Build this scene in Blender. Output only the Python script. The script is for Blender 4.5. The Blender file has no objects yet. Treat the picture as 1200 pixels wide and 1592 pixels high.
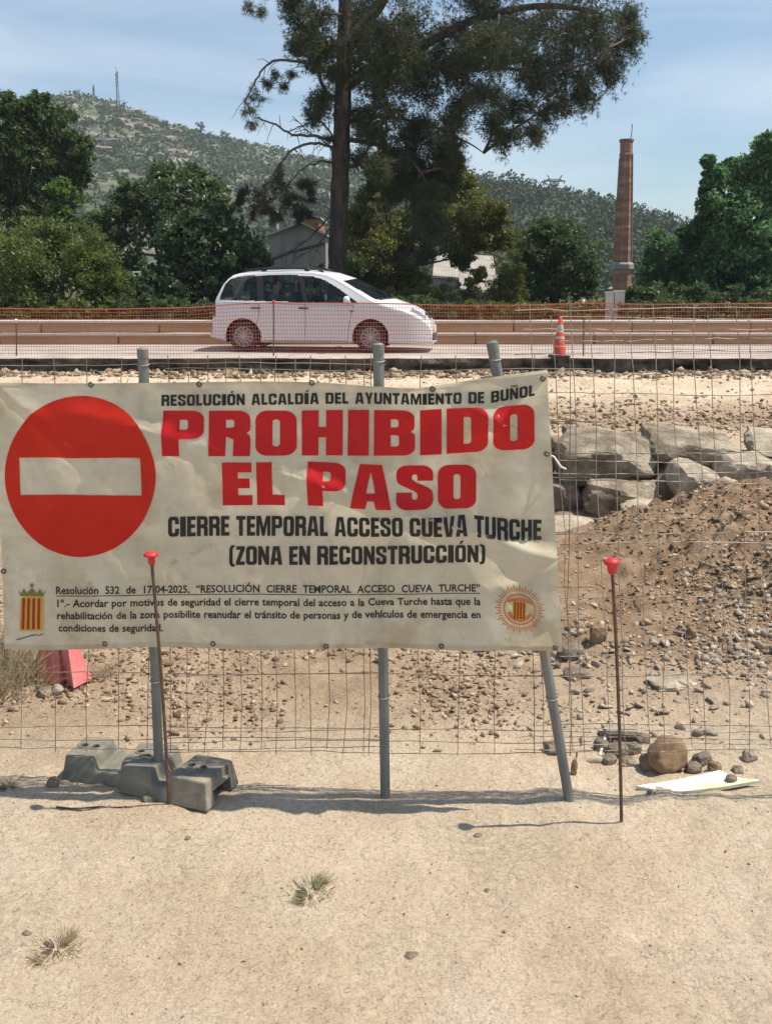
import bpy, bmesh, math, random
import numpy as np
from mathutils import Vector, Matrix, noise as mnoise
from mathutils.geometry import tessellate_polygon
R = math.radians
rng = np.random.default_rng(11)
random.seed(5)
scene = bpy.context.scene
COL = scene.collection

# ------------------------------------------------------------------ camera, sky, sun, exposure
HC, PITCH, F = 2.14, R(13.2), 1600.0          # eye height, downward pitch, focal length in photo pixels (1200 wide)
cam_d = bpy.data.cameras.new('camera'); cam = bpy.data.objects.new('camera', cam_d); COL.objects.link(cam)
cam.location = (0, 0, HC); cam.rotation_euler = (R(90) - PITCH, 0, 0)
cam_d.sensor_fit = 'HORIZONTAL'; cam_d.angle_x = 2 * math.atan(600 / F)
cam_d.clip_start = 0.05; cam_d.clip_end = 6000
scene.camera = cam

SUN_EL, SUN_AZ = R(64), R(1.5)                  # azimuth measured from +X towards +Y
to_sun = Vector((math.cos(SUN_EL) * math.cos(SUN_AZ), math.cos(SUN_EL) * math.sin(SUN_AZ), math.sin(SUN_EL)))
world = bpy.data.worlds.new('World'); scene.world = world; world.use_nodes = True
nt = world.node_tree; nt.nodes.clear()
def N(nt, t, **kw):
    n = nt.nodes.new(t)
    for k, v in kw.items(): setattr(n, k, v)
    return n
wo = N(nt, 'ShaderNodeOutputWorld'); bg = N(nt, 'ShaderNodeBackground'); sky = N(nt, 'ShaderNodeTexSky')
sky.sky_type = 'NISHITA'; sky.sun_disc = False
sky.sun_elevation = SUN_EL; sky.sun_rotation = R(90) - SUN_AZ
sky.air_density = 1.0; sky.dust_density = 1.2; sky.ozone_density = 1.6; sky.altitude = 400
tc = N(nt, 'ShaderNodeTexCoord'); mp = N(nt, 'ShaderNodeMapping'); mp.inputs['Scale'].default_value = (1.6, 2.0, 9.0)
mp.inputs['Rotation'].default_value = (0, R(9), 0)
ns = N(nt, 'ShaderNodeTexNoise'); ns.inputs['Scale'].default_value = 1.7; ns.inputs['Detail'].default_value = 7; ns.inputs['Roughness'].default_value = .52; ns.inputs['Distortion'].default_value = .5
cr = N(nt, 'ShaderNodeValToRGB'); cr.color_ramp.elements[0].position = .40; cr.color_ramp.elements[1].position = .74
cr.color_ramp.elements[0].color = (0, 0, 0, 1); cr.color_ramp.elements[1].color = (.62, .62, .62, 1)
mx = N(nt, 'ShaderNodeMixRGB'); mx.inputs['Color2'].default_value = (6.6, 7.3, 8.0, 1)
L = nt.links.new
L(tc.outputs['Generated'], mp.inputs['Vector']); L(mp.outputs[0], ns.inputs['Vector']); L(ns.outputs['Fac'], cr.inputs['Fac'])
L(cr.outputs['Color'], mx.inputs['Fac']); tn = N(nt, 'ShaderNodeMixRGB', blend_type='MULTIPLY'); tn.inputs[0].default_value = 1; tn.inputs[2].default_value = (.88, 1.02, 1.06, 1); L(sky.outputs[0], tn.inputs[1]); L(tn.outputs[0], mx.inputs['Color1']); L(mx.outputs[0], bg.inputs['Color'])
bg.inputs['Strength'].default_value = 0.10; L(bg.outputs[0], wo.inputs['Surface'])
sun_d = bpy.data.lights.new('sun', 'SUN'); sun_d.energy = 5.0; sun_d.angle = R(0.53); sun_d.color = (1, .91, .78)
sun = bpy.data.objects.new('sun', sun_d); COL.objects.link(sun); sun.rotation_euler = (-to_sun).to_track_quat('-Z', 'Y').to_euler()
scene.view_settings.view_transform = 'Standard'; scene.view_settings.look = 'None'
scene.view_settings.exposure = 0.40; scene.view_settings.gamma = 1

# ------------------------------------------------------------------ helpers
CT, ST = math.cos(PITCH), math.sin(PITCH)
def ray(px, py):
    x, y = (px - 600) / F, -(py - 796) / F
    return np.array((x, CT + y * ST, -ST + y * CT))
CAM = np.array((0, 0, HC))
def at(px, py, Y):                             # photo point at horizontal distance Y
    d = ray(px, py); return CAM + d * (Y / d[1])
def gr(px, py, z=0.0):                         # photo point at height z
    d = ray(px, py); return CAM + d * ((z - HC) / d[2])
def mpp(py, Y):                                # metres per photo pixel there
    d = ray(600, py); return (Y / d[1]) / F

def tag(o, label=None, cat=None, group=None, kind=None):
    if label: o['label'] = label
    if cat: o['category'] = cat
    if group: o['group'] = group
    if kind: o['kind'] = kind
    return o
def empty(name, loc, label, cat, group=None, rz=0):
    o = bpy.data.objects.new(name, None); COL.objects.link(o); o.location = loc; o.rotation_euler = (0, 0, rz)
    o.empty_display_size = .1
    return tag(o, label, cat, group)
def link(name, me, mat, parent=None, smooth=False):
    o = bpy.data.objects.new(name, me); COL.objects.link(o)
    if mat is not None:
        if not me.materials: me.materials.append(mat)
    if parent is not None: o.parent = parent
    if smooth: me.shade_smooth()
    return o
class MB:
    def __init__(s): s.v = []; s.f = []; s.n = 0
    def add(s, v, f):
        v = np.asarray(v, float).reshape(-1, 3); s.v.append(v)
        s.f.extend([tuple(int(i) + s.n for i in q) for q in f]); s.n += len(v)
    def box(s, c, size, rot=None, taper=1.0):
        c = np.asarray(c, float); h = np.asarray(size, float) / 2
        v = np.array([(x * (taper if z > 0 else 1), y * (taper if z > 0 else 1), z) for z in (-1, 1) for y in (-1, 1) for x in (-1, 1)]) * h
        if rot is not None: v = v @ np.array(rot).T
        s.add(v + c, [(0, 2, 3, 1), (4, 5, 7, 6), (0, 1, 5, 4), (2, 6, 7, 3), (0, 4, 6, 2), (1, 3, 7, 5)])
    def tube(s, pts, r, n=6, cap=True):
        P = np.asarray(pts, float); m = len(P)
        rr = np.broadcast_to(np.asarray(r, float), (m,))
        T = np.gradient(P, axis=0) if m > 2 else np.repeat((P[1] - P[0])[None], 2, 0)
        T /= np.linalg.norm(T, axis=1, keepdims=True) + 1e-12
        ref = np.array((0, 0, 1.)) if abs(T[0][2]) < .9 else np.array((1., 0, 0))
        V = []
        a = np.linspace(0, 2 * math.pi, n, endpoint=False)
        u = ref - T[0] * ref.dot(T[0]); u /= np.linalg.norm(u)
        for i in range(m):
            u = u - T[i] * u.dot(T[i]); u /= np.linalg.norm(u) + 1e-12
            w = np.cross(T[i], u)
            V.append(P[i] + rr[i] * (np.cos(a)[:, None] * u + np.sin(a)[:, None] * w))
        f = [(i * n + j, i * n + (j + 1) % n, (i + 1) * n + (j + 1) % n, (i + 1) * n + j) for i in range(m - 1) for j in range(n)]
        if cap: f += [tuple(range(n))[::-1], tuple((m - 1) * n + j for j in range(n))]
        s.add(np.concatenate(V), f)
    def lathe(s, prof, c=(0, 0, 0), n=24, axis='z'):
        a = np.linspace(0, 2 * math.pi, n, endpoint=False); V = []
        for r, z in prof:
            ring = np.stack([r * np.cos(a), r * np.sin(a), np.full(n, z)], 1)
            if axis == 'y': ring = ring[:, [0, 2, 1]]
            V.append(ring)
        m = len(prof)
        f = [(i * n + j, i * n + (j + 1) % n, (i + 1) * n + (j + 1) % n, (i + 1) * n + j) for i in range(m - 1) for j in range(n)]
        s.add(np.concatenate(V) + np.asarray(c, float), f)
    def mesh(s, name):
        me = bpy.data.meshes.new(name)
        me.from_pydata(np.concatenate(s.v).tolist(), [], s.f); me.update()
        return me
    def build(s, name, mat, parent=None, smooth=False, bevel=0):
        me = s.mesh(name); o = link(name, me, mat, parent, smooth)
        if bevel:
            bm = bmesh.new(); bm.from_mesh(me); bmesh.ops.remove_doubles(bm, verts=bm.verts, dist=1e-5)
            bmesh.ops.bevel(bm, geom=[e for e in bm.edges if len(e.link_faces) == 2 and e.calc_face_angle(0) > .5], offset=bevel, segments=2, affect='EDGES', profile=.6)
            bmesh.ops.recalc_face_normals(bm, faces=bm.faces); bm.to_mesh(me); bm.free()
        return o
def quads_mesh(name, V, k=4):                   # V: (n,k,3) separate polygons, fast
    n = len(V); me = bpy.data.meshes.new(name)
    me.vertices.add(n * k); me.vertices.foreach_set('co', V.reshape(-1).astype(np.float32))
    me.loops.add(n * k); me.loops.foreach_set('vertex_index', np.arange(n * k, dtype=np.int32))
    me.polygons.add(n); me.polygons.foreach_set('loop_start', np.arange(0, n * k, k, dtype=np.int32))
    me.update(calc_edges=True); me.validate(); return me

# ------------------------------------------------------------------ materials
def srgb(r, g, b):
    f = lambda c: (c / 255 / 12.92) if c <= 10 else ((c / 255 + .055) / 1.055) ** 2.4
    return (f(r), f(g), f(b), 1)
def mat(name, c1, c2=None, scale=5, rough=.7, bump=0, bscale=40, metal=0, detail=5, spec=.4, stretch=None, c3=None, c3scale=1.0, ramp=(.35, .65)):
    m = bpy.data.materials.new(name); m.use_nodes = True; nt = m.node_tree; p = nt.nodes['Principled BSDF']
    p.inputs['Roughness'].default_value = rough; p.inputs['Metallic'].default_value = metal; p.inputs['Specular IOR Level'].default_value = spec
    c1 = tuple(c1[:3]) + (1,)
    tc = N(nt, 'ShaderNodeTexCoord'); vec = tc.outputs['Object']
    if stretch:
        mp = N(nt, 'ShaderNodeMapping'); mp.inputs['Scale'].default_value = stretch; nt.links.new(vec, mp.inputs[0]); vec = mp.outputs[0]
    if c2 is None: p.inputs['Base Color'].default_value = c1
    else:
        n = N(nt, 'ShaderNodeTexNoise'); n.inputs['Scale'].default_value = scale; n.inputs['Detail'].default_value = detail; n.inputs['Roughness'].default_value = .62
        nt.links.new(vec, n.inputs['Vector'])
        cr = N(nt, 'ShaderNodeValToRGB'); cr.color_ramp.elements[0].position = ramp[0]; cr.color_ramp.elements[1].position = ramp[1]
        cr.color_ramp.elements[0].color = c1; cr.color_ramp.elements[1].color = tuple(c2[:3]) + (1,)
        nt.links.new(n.outputs['Fac'], cr.inputs['Fac']); out = cr.outputs['Color']
        if c3 is not None:
            n3 = N(nt, 'ShaderNodeTexNoise'); n3.inputs['Scale'].default_value = c3scale; n3.inputs['Detail'].default_value = 6; n3.inputs['Roughness'].default_value = .65
            nt.links.new(vec, n3.inputs['Vector'])
            r3 = N(nt, 'ShaderNodeValToRGB'); r3.color_ramp.elements[0].position = .50; r3.color_ramp.elements[1].position = .68
            nt.links.new(n3.outputs['Fac'], r3.inputs['Fac'])
            mx = N(nt, 'ShaderNodeMixRGB'); mx.inputs['Color2'].default_value = tuple(c3[:3]) + (1,)
            nt.links.new(r3.outputs['Color'], mx.inputs['Fac']); nt.links.new(out, mx.inputs['Color1']); out = mx.outputs[0]
        nt.links.new(out, p.inputs['Base Color'])
    if bump:
        nb = N(nt, 'ShaderNodeTexNoise'); nb.inputs['Scale'].default_value = bscale; nb.inputs['Detail'].default_value = 6; nb.inputs['Roughness'].default_value = .7
        nt.links.new(vec, nb.inputs['Vector'])
        b = N(nt, 'ShaderNodeBump'); b.inputs['Strength'].default_value = min(bump, 1); b.inputs['Distance'].default_value = .6 / bscale * max(bump, 1)
        nt.links.new(nb.outputs['Fac'], b.inputs['Height']); nt.links.new(b.outputs[0], p.inputs['Normal'])
    return m
def leaf_mat(name, c1, c2, rough=.55, trans=.3, spec=.35):
    m = bpy.data.materials.new(name); m.use_nodes = True; nt = m.node_tree; p = nt.nodes['Principled BSDF']; out = nt.nodes['Material Output']
    g = N(nt, 'ShaderNodeNewGeometry'); cr = N(nt, 'ShaderNodeValToRGB')
    cr.color_ramp.elements[0].color = tuple(c1) + (1,); cr.color_ramp.elements[1].color = tuple(c2) + (1,)
    nt.links.new(g.outputs['Random Per Island'], cr.inputs['Fac'])
    nt.links.new(cr.outputs['Color'], p.inputs['Base Color']); p.inputs['Roughness'].default_value = rough; p.inputs['Specular IOR Level'].default_value = spec
    t = N(nt, 'ShaderNodeBsdfTranslucent'); hs = N(nt, 'ShaderNodeHueSaturation'); hs.inputs['Value'].default_value = 1.3
    nt.links.new(cr.outputs['Color'], hs.inputs['Color']); nt.links.new(hs.outputs[0], t.inputs['Color'])
    mx = N(nt, 'ShaderNodeMixShader'); mx.inputs[0].default_value = trans
    nt.links.new(p.outputs[0], mx.inputs[1]); nt.links.new(t.outputs[0], mx.inputs[2]); nt.links.new(mx.outputs[0], out.inputs['Surface'])
    return m
def cloth_mat(name, c1, c2, scale, trans, stain=None, rough=.45):
    m = mat(name, c1, c2, scale, rough, .15, 60, detail=6, spec=.22, c3=stain, c3scale=3.2)
    nt = m.node_tree; p = nt.nodes['Principled BSDF']; out = nt.nodes['Material Output']
    t = N(nt, 'ShaderNodeBsdfTranslucent')
    src = p.inputs['Base Color'].links
    if src: nt.links.new(src[0].from_socket, t.inputs['Color'])
    else: t.inputs['Color'].default_value = p.inputs['Base Color'].default_value
    mx = N(nt, 'ShaderNodeMixShader'); mx.inputs[0].default_value = trans
    nt.links.new(p.outputs[0], mx.inputs[1]); nt.links.new(t.outputs[0], mx.inputs[2]); nt.links.new(mx.outputs[0], out.inputs['Surface'])
    return m
def tarp_mat():
    m = cloth_mat('white_tarpaulin', (.63, .57, .425), (.74, .68, .535), 3.5, .42, (.55, .46, .31)); nt = m.node_tree
    p = nt.nodes['Principled BSDF']; src = p.inputs['Base Color'].links[0].from_socket; t = [n for n in nt.nodes if n.type == 'BSDF_TRANSLUCENT'][0]
    tc = [n for n in nt.nodes if n.type == 'TEX_COORD'][0]
    def layer(src, scale, lo, hi, col, amt, stretch=(1, 1, 1), dist=0):
        mp = N(nt, 'ShaderNodeMapping'); mp.inputs['Scale'].default_value = stretch; nt.links.new(tc.outputs['Object'], mp.inputs[0])
        n = N(nt, 'ShaderNodeTexNoise'); n.inputs['Scale'].default_value = scale; n.inputs['Detail'].default_value = 8; n.inputs['Roughness'].default_value = .7; n.inputs['Distortion'].default_value = dist; nt.links.new(mp.outputs[0], n.inputs['Vector'])
        r = N(nt, 'ShaderNodeValToRGB'); r.color_ramp.elements[0].position = lo; r.color_ramp.elements[1].position = hi; r.color_ramp.elements[1].color = (amt, amt, amt, 1); nt.links.new(n.outputs['Fac'], r.inputs[0])
        x = N(nt, 'ShaderNodeMixRGB'); x.inputs[2].default_value = col + (1,); nt.links.new(r.outputs[0], x.inputs[0]); nt.links.new(src, x.inputs[1]); return x.outputs[0]
    src = layer(src, 9, .60, .72, (.30, .23, .15), .55, (1, 1, 1), .6)           # brown smudges
    src = layer(src, 30, .66, .74, (.16, .13, .10), .6)                           # specks
    src = layer(src, 2.2, .5, .75, (.52, .50, .34), .6, (.6, 1, 2.2))             # yellowed patches
    v = N(nt, 'ShaderNodeTexVoronoi'); v.feature = 'DISTANCE_TO_EDGE'; v.inputs['Scale'].default_value = 3.2                   # fine crease network
    n = N(nt, 'ShaderNodeTexNoise'); n.inputs['Scale'].default_value = 4; n.inputs['Detail'].default_value = 5; mxv = N(nt, 'ShaderNodeMixRGB', blend_type='ADD'); mxv.inputs[0].default_value = .35
    nt.links.new(tc.outputs['Object'], n.inputs['Vector']); nt.links.new(tc.outputs['Object'], mxv.inputs[1]); nt.links.new(n.outputs['Color'], mxv.inputs[2]); nt.links.new(mxv.outputs[0], v.inputs['Vector'])
    r = N(nt, 'ShaderNodeValToRGB'); r.color_ramp.elements[0].position = 0; r.color_ramp.elements[1].position = .012; r.color_ramp.elements[0].color = (.16, .16, .16, 1); r.color_ramp.elements[1].color = (0, 0, 0, 1); nt.links.new(v.outputs['Distance'], r.inputs[0])
    x = N(nt, 'ShaderNodeMixRGB'); x.inputs[2].default_value = (.36, .31, .24, 1); nt.links.new(r.outputs[0], x.inputs[0]); nt.links.new(src, x.inputs[1]); src = x.outputs[0]
    nt.links.new(src, p.inputs['Base Color']); nt.links.new(src, t.inputs['Color']); p.inputs['Roughness'].default_value = .38
    return m
def glass_mat(name, tint, refl=.08):
    m = bpy.data.materials.new(name); m.use_nodes = True; nt = m.node_tree; nt.nodes.remove(nt.nodes['Principled BSDF']); out = nt.nodes['Material Output']
    t = N(nt, 'ShaderNodeBsdfTransparent'); t.inputs['Color'].default_value = tuple(tint) + (1,)
    g = N(nt, 'ShaderNodeBsdfGlossy'); g.inputs['Roughness'].default_value = .02
    fr = N(nt, 'ShaderNodeFresnel'); fr.inputs['IOR'].default_value = 1.45
    mx = N(nt, 'ShaderNodeMixShader'); nt.links.new(fr.outputs[0], mx.inputs[0]); nt.links.new(t.outputs[0], mx.inputs[1]); nt.links.new(g.outputs[0], mx.inputs[2])
    nt.links.new(mx.outputs[0], out.inputs['Surface']); return m

M = {}
M['galv'] = mat('galvanised_steel', (.13, .145, .14), (.235, .25, .24), 9, .6, .1, 60, metal=.35, c3=(.30, .25, .19), c3scale=7, stretch=(1, 1, .25))
M['wire'] = mat('rusty_wire', (.16, .105, .07), (.30, .26, .21), 4, .7, metal=.2)
M['wire_grey'] = mat('weathered_wire', (.24, .20, .16), (.38, .34, .29), 4, .6, metal=.3)
M['rebar'] = mat('rebar_rust', (.085, .05, .035), (.16, .095, .06), 30, .8, .6, 160)
M['redcap'] = mat('red_cap_plastic', (.52, .022, .03), (.60, .04, .045), 20, .45)
M['rubber_grey'] = mat('recycled_grey_plastic', (.145, .138, .112), (.225, .212, .172), 12, .85, .3, 90, c3=(.36, .305, .225), c3scale=5, spec=.25)
M['tarp'] = tarp_mat()
M['red_ink'] = cloth_mat('red_print', (.60, .018, .022), (.66, .03, .03), 6, .30)
M['disc_ink'] = cloth_mat('red_disc_print', (.62, .025, .012), (.70, .04, .02), 4, .30)
M['black_ink'] = cloth_mat('black_print', (.02, .021, .02), (.035, .035, .033), 8, .05)
M['gold_ink'] = cloth_mat('gold_print', (.62, .36, .05), (.68, .42, .08), 8, .2)
M['crimson_ink'] = cloth_mat('crimson_print', (.35, .03, .02), (.42, .05, .03), 8, .2)
M['orange_ink'] = cloth_mat('orange_print', (.58, .20, .06), (.62, .26, .10), 8, .2)
M['green_ink'] = cloth_mat('green_print', (.18, .18, .05), (.28, .24, .08), 30, .2)
M['grommet'] = mat('grommet_brass', (.10, .09, .08), (.2, .18, .15), 30, .45, metal=.8)
M['bark'] = mat('pine_bark', (.03, .023, .02), (.095, .072, .06), 6, .9, 1.0, 14, stretch=(1, 1, .3))
M['twig'] = mat('grey_twig', (.06, .048, .04), (.12, .095, .08), 6, .9)
M['pine_leaf'] = leaf_mat('pine_needles', (0.033, 0.048, 0.022), (0.094, 0.116, 0.046), .5, 0.30)
M['dead_needles'] = leaf_mat('dry_needles', (.035, .032, .024), (.075, .065, .045), .6, .2)
M['conifer_leaf'] = leaf_mat('conifer_leaf', (0.025, 0.053, 0.015), (0.106, 0.150, 0.037), .55, 0.38)
M['olive_leaf'] = leaf_mat('olive_green_leaf', (0.083, 0.099, 0.020), (0.198, 0.204, 0.055), .5, 0.42)
M['bush_leaf'] = leaf_mat('bush_leaf', (0.062, 0.090, 0.018), (0.151, 0.190, 0.043), .5, 0.42)
M['bright_leaf'] = leaf_mat('bright_green_leaf', (0.063, 0.115, 0.018), (0.127, 0.207, 0.037), .5, 0.42)
M['dark_leaf'] = leaf_mat('dark_leaf', (0.038, 0.073, 0.028), (0.124, 0.171, 0.062), .45, 0.42)
M['glossy_leaf'] = leaf_mat('glossy_leaf', (0.028, 0.062, 0.024), (0.103, 0.158, 0.062), .38, 0.38, .45)
M['broad_leaf'] = leaf_mat('broad_leaf', (0.058, 0.132, 0.052), (0.150, 0.277, 0.120), .42, 0.46, .45)
M['far_leaf'] = leaf_mat('far_pine_leaf', (.03, .05, .026), (.075, .10, .05), .7, .2)
M['scrub_leaf'] = leaf_mat('hill_scrub_leaf', (.038, .068, .026), (.09, .13, .052), .8, .15)
M['grass_green'] = leaf_mat('grey_green_grass', (.20, .205, .115), (.36, .33, .20), .6, .35)
M['grass_dry'] = leaf_mat('dry_grass', (.26, .21, .135), (.46, .39, .26), .7, .35)
M['stone_grey'] = mat('grey_limestone', (.17, .135, .098), (.38, .32, .24), 5, .95, 1.3, 11, detail=9, c3=(.52, .455, .355), c3scale=3.5, spec=.1)
M['stone_dark'] = mat('dark_limestone', (.16, .128, .098), (.33, .275, .215), 6, .95, 1.1, 16, detail=9, spec=.1)
M['stone_brown'] = mat('brown_stone', (.17, .105, .06), (.30, .20, .12), 7, .85, .5, 25)
M['stone_pale'] = mat('pale_stone', (.30, .25, .185), (.56, .49, .385), 6, .95, 1.2, 13, detail=9, spec=.1)
M['asphalt'] = mat('dusty_asphalt', (.30, .27, .24), (.44, .40, .36), 1.2, .9, .4, 60)
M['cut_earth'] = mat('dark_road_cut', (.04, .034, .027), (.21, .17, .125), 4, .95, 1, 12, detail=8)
M['timber'] = mat('brown_timber', (.27, .185, .10), (.40, .285, .17), 3, .85, .4, 20, stretch=(.12, 1, 1.6), spec=.15)
M['bright_top'] = mat('pale_bright_top', (.50, .45, .38), (.64, .59, .51), 4, .9)  # tone for the bright sunlit line along the beam tops
M['net'] = mat('orange_net_plastic', (.58, .125, .075), (.66, .19, .12), 3, .6)
M['car_white'] = mat('white_car_paint', (.66, .66, .67), None, rough=.22, spec=.6)
M['black_trim'] = mat('black_trim', (.015, .015, .016), None, rough=.5)
M['interior'] = mat('dark_interior', (.018, .02, .024), (.035, .036, .04), 6, .8)
M['glass'] = glass_mat('tinted_glass', (.62, .70, .70))
M['tyre'] = mat('tyre_rubber', (.018, .018, .018), (.03, .03, .03), 20, .85)
M['rim'] = mat('alloy_rim', (.42, .41, .40), None, rough=.5, metal=.2)
M['lamp'] = mat('headlamp_lens', (.22, .24, .26), None, rough=.08, spec=.9)
M['tail'] = mat('tail_lamp_red', (.30, .012, .012), None, rough=.2)
M['plate'] = mat('plate_white', (.7, .7, .68), None, rough=.5)
M['skin'] = mat('skin', (.42, .25, .17), None, rough=.6)
M['shirt'] = mat('grey_shirt', (.10, .11, .11), (.14, .15, .15), 10, .9)
M['navy'] = mat('navy_shirt', (.02, .025, .05), None, rough=.9)
M['hair'] = mat('dark_hair', (.015, .012, .01), None, rough=.7)
M['cone_red'] = mat('cone_orange_red', (.48, .05, .03), (.58, .10, .06), 10, .6)
M['cone_white'] = mat('cone_white_band', (.55, .46, .42), (.44, .36, .32), 12, .6)
M['barrier_red'] = mat('faded_red_plastic', (.56, .12, .12), (.68, .24, .22), 4, .5)
M['brick'] = mat('old_brick', (.19, .088, .05), (.32, .165, .095), 1.2, .9, .6, 8, stretch=(.6, .6, 3), c3=(.42, .27, .18), c3scale=.8)
M['plaster'] = mat('pale_plaster', (.50, .46, .38), (.62, .58, .50), 3, .9, .3, 20)
M['concrete'] = mat('grey_concrete', (.22, .20, .175), (.34, .315, .28), 1.0, .9, .3, 6, stretch=(1, 1, .3))
M['roof_pale'] = mat('pale_fibre_cement', (.30, .275, .24), (.44, .41, .36), 1.5, .9, .2, 10)
M['steel_far'] = mat('far_steel', (.16, .17, .18), None, rough=.6, metal=.3)
M['board'] = mat('white_board', (.62, .60, .50), (.70, .68, .58), 5, .6, c3=(.45, .46, .2), c3scale=4)
M['pvc'] = mat('white_pvc', (.72, .70, .68), None, rough=.5)
M['hill_rock'] = mat('rocky_hillside', (.055, .078, .036), (.135, .14, .082), .06, .95, .6, .2, detail=9, c3=(.36, .31, .24), c3scale=.045, stretch=(1, 1, 2.6))
M['outcrop'] = mat('outcrop_rock', (.20, .175, .13), (.34, .30, .235), .4, .95, .6, .8)
M['hill_wood'] = mat('wooded_hillside', (.03, .048, .022), (.075, .09, .04), .06, .95)

# ------------------------------------------------------------------ ground
def sst(a, b, x):
    t = np.clip((np.asarray(x, float) - a) / (b - a), 0, 1); return t * t * (3 - 2 * t)
def vnoise(x, y, s, seed=0):                     # cheap value noise
    x = np.asarray(x, float) * s + seed * 17.3; y = np.asarray(y, float) * s + seed * 7.7
    xi = np.floor(x).astype(np.int64); yi = np.floor(y).astype(np.int64); xf = x - xi; yf = y - yi
    def h(a, b):
        k = (a * 374761393 + b * 668265263 + seed * 974711) & 0xFFFFFFFF
        k = ((k ^ (k >> 13)) * 1274126177) & 0xFFFFFFFF
        return ((k ^ (k >> 16)) & 0xFFFF) / 65535.0
    u = xf * xf * (3 - 2 * xf); v = yf * yf * (3 - 2 * yf)
    return (h(xi, yi) * (1 - u) + h(xi + 1, yi) * u) * (1 - v) + (h(xi, yi + 1) * (1 - u) + h(xi + 1, yi + 1) * u) * v - .5
def heap(x, y):
    return (.40 + .07 * sst(2.6, 4, x)) * sst(1.35, 3.1, x + .25 * vnoise(x, y, .9, 24)) * sst(5.0, 7.9, y + .25 * vnoise(x, y, 1.1, 4)) * (1 - sst(8.3, 9.5, y)) * (1 - sst(6, 9, x))
def terrain(x, y):
    x = np.asarray(x, float); y = np.asarray(y, float)
    z = .22 * sst(6.5, 13, y)
    right = sst(.1, .9, x) * (1 - sst(6, 8, x))
    ditch = -(0.95) * sst(8.3, 9.6, y) * (1 - sst(10.9, 11.35, y)) * right * (1 - .75 * sst(3.2, 4.6, x))
    z = z + ditch + heap(x, y)
    z = z + .22 * sst(26, 27.5, y) - 1.6 * sst(40, 80, y)
    near = 1 - sst(18, 30, y)
    rough = .25 + sst(4.6, 5.6, y) * 1.0
    z = z + near * rough * (.05 * vnoise(x, y, 1.3, 1) + .035 * vnoise(x, y, 3.7, 2) + .022 * vnoise(x, y, 9, 3) + .010 * vnoise(x, y, 23, 5))
    z = z + near * (.012 * vnoise(x, y, 13, 27) + .009 * vnoise(x, y, 27, 28) + .02 * vnoise(x, y, 4.5, 29)) * (.45 + .9 * sst(-.1, .3, vnoise(x, y, .8, 30)))
    for x0, a in ((-.9, .22), (.75, .30)):               # faint old wheel tracks crossing the bare ground
        q = (x - x0 - a * (y - 3.2) - .08 * vnoise(y, x * 0, 1.4, 33)) / .11
        z = z - near * (1 - sst(4.3, 4.9, y)) * (.007 * np.exp(-q ** 2) - .004 * np.exp(-(np.abs(q) - 1.7) ** 2 * 4)) * sst(-.25, .15, vnoise(x, y, 1.1, 34))
    z = z + (1 - near) * .8 * vnoise(x, y, .03, 6)
    z = z + near * .035 * np.clip(heap(x, y) * 8, 0, 1) * (1.8 * vnoise(x, y, 11, 14) + 1.3 * vnoise(x, y, 23, 15) + 1.3 * vnoise(x, y, 5, 16))
    z = z + near * .03 * sst(4.6, 5.4, y) * np.abs(vnoise(x, y, 17, 17)) * sst(-.1, .25, vnoise(x, y, 1.6, 18)) + near * .05 * sst(5.0, 6.5, y) * sst(.25, .5, np.abs(vnoise(x, y, 5.5, 9))) * (heap(x, y) > .03)
    return z
def graded(a, b, lo, hi, step, g=1.16):
    c = list(np.arange(lo, hi, step)); s = step; t = c[-1]
    while t < b: s *= g; t += s; c.append(t)
    s = step; t = c[0]; pre = []
    while t > a: s *= g; t -= s; pre.append(t)
    return np.array(pre[::-1] + c)
gx = graded(-2500, 2500, -3.2, 4.6, .028); gy = np.concatenate([graded(-40, 12.5, 2.0, 12.5, .028)[:-1], graded(12, 3000, 12.5, 21, .06)])
gy = np.unique(np.round(gy, 4))
GX, GY = np.meshgrid(gx, gy); GZ = terrain(GX, GY)
nx, ny = len(gx), len(gy)
me = bpy.data.meshes.new('ground'); V = np.stack([GX, GY, GZ], -1).reshape(-1, 3)
idx = np.arange(nx * ny).reshape(ny, nx)
Q = np.stack([idx[:-1, :-1], idx[:-1, 1:], idx[1:, 1:], idx[1:, :-1]], -1).reshape(-1, 4)
me.vertices.add(len(V)); me.vertices.foreach_set('co', V.reshape(-1).astype(np.float32))
me.loops.add(Q.size); me.loops.foreach_set('vertex_index', Q.reshape(-1).astype(np.int32))
me.polygons.add(len(Q)); me.polygons.foreach_set('loop_start', np.arange(0, Q.size, 4, dtype=np.int32)); me.update(calc_edges=True)
soil = np.clip(heap(V[:, 0], V[:, 1]) * 11 + sst(.4, 1.0, V[:, 0]) * sst(5.3, 6.2, V[:, 1]) * (1 - sst(10.5, 11.3, V[:, 1])), 0, 1) * .95 + .75 * np.exp(-((V[:, 1] - 14.0 + V[:, 0] * .1) / 1.7) ** 2) + .52 * sst(4.15, 4.9, V[:, 1] - .12 * V[:, 0]) * (1 - sst(11, 12, V[:, 1]))
soil = np.clip(soil + .5 * vnoise(V[:, 0], V[:, 1], .9, 8) * sst(4.6, 5.4, V[:, 1]), 0, 1)
grn = sst(26.5, 29, V[:, 1])
at_ = me.attributes.new('soil', 'FLOAT', 'POINT'); at_.data.foreach_set('value', soil.astype(np.float32))
at_ = me.attributes.new('grown', 'FLOAT', 'POINT'); at_.data.foreach_set('value', grn.astype(np.float32))
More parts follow.
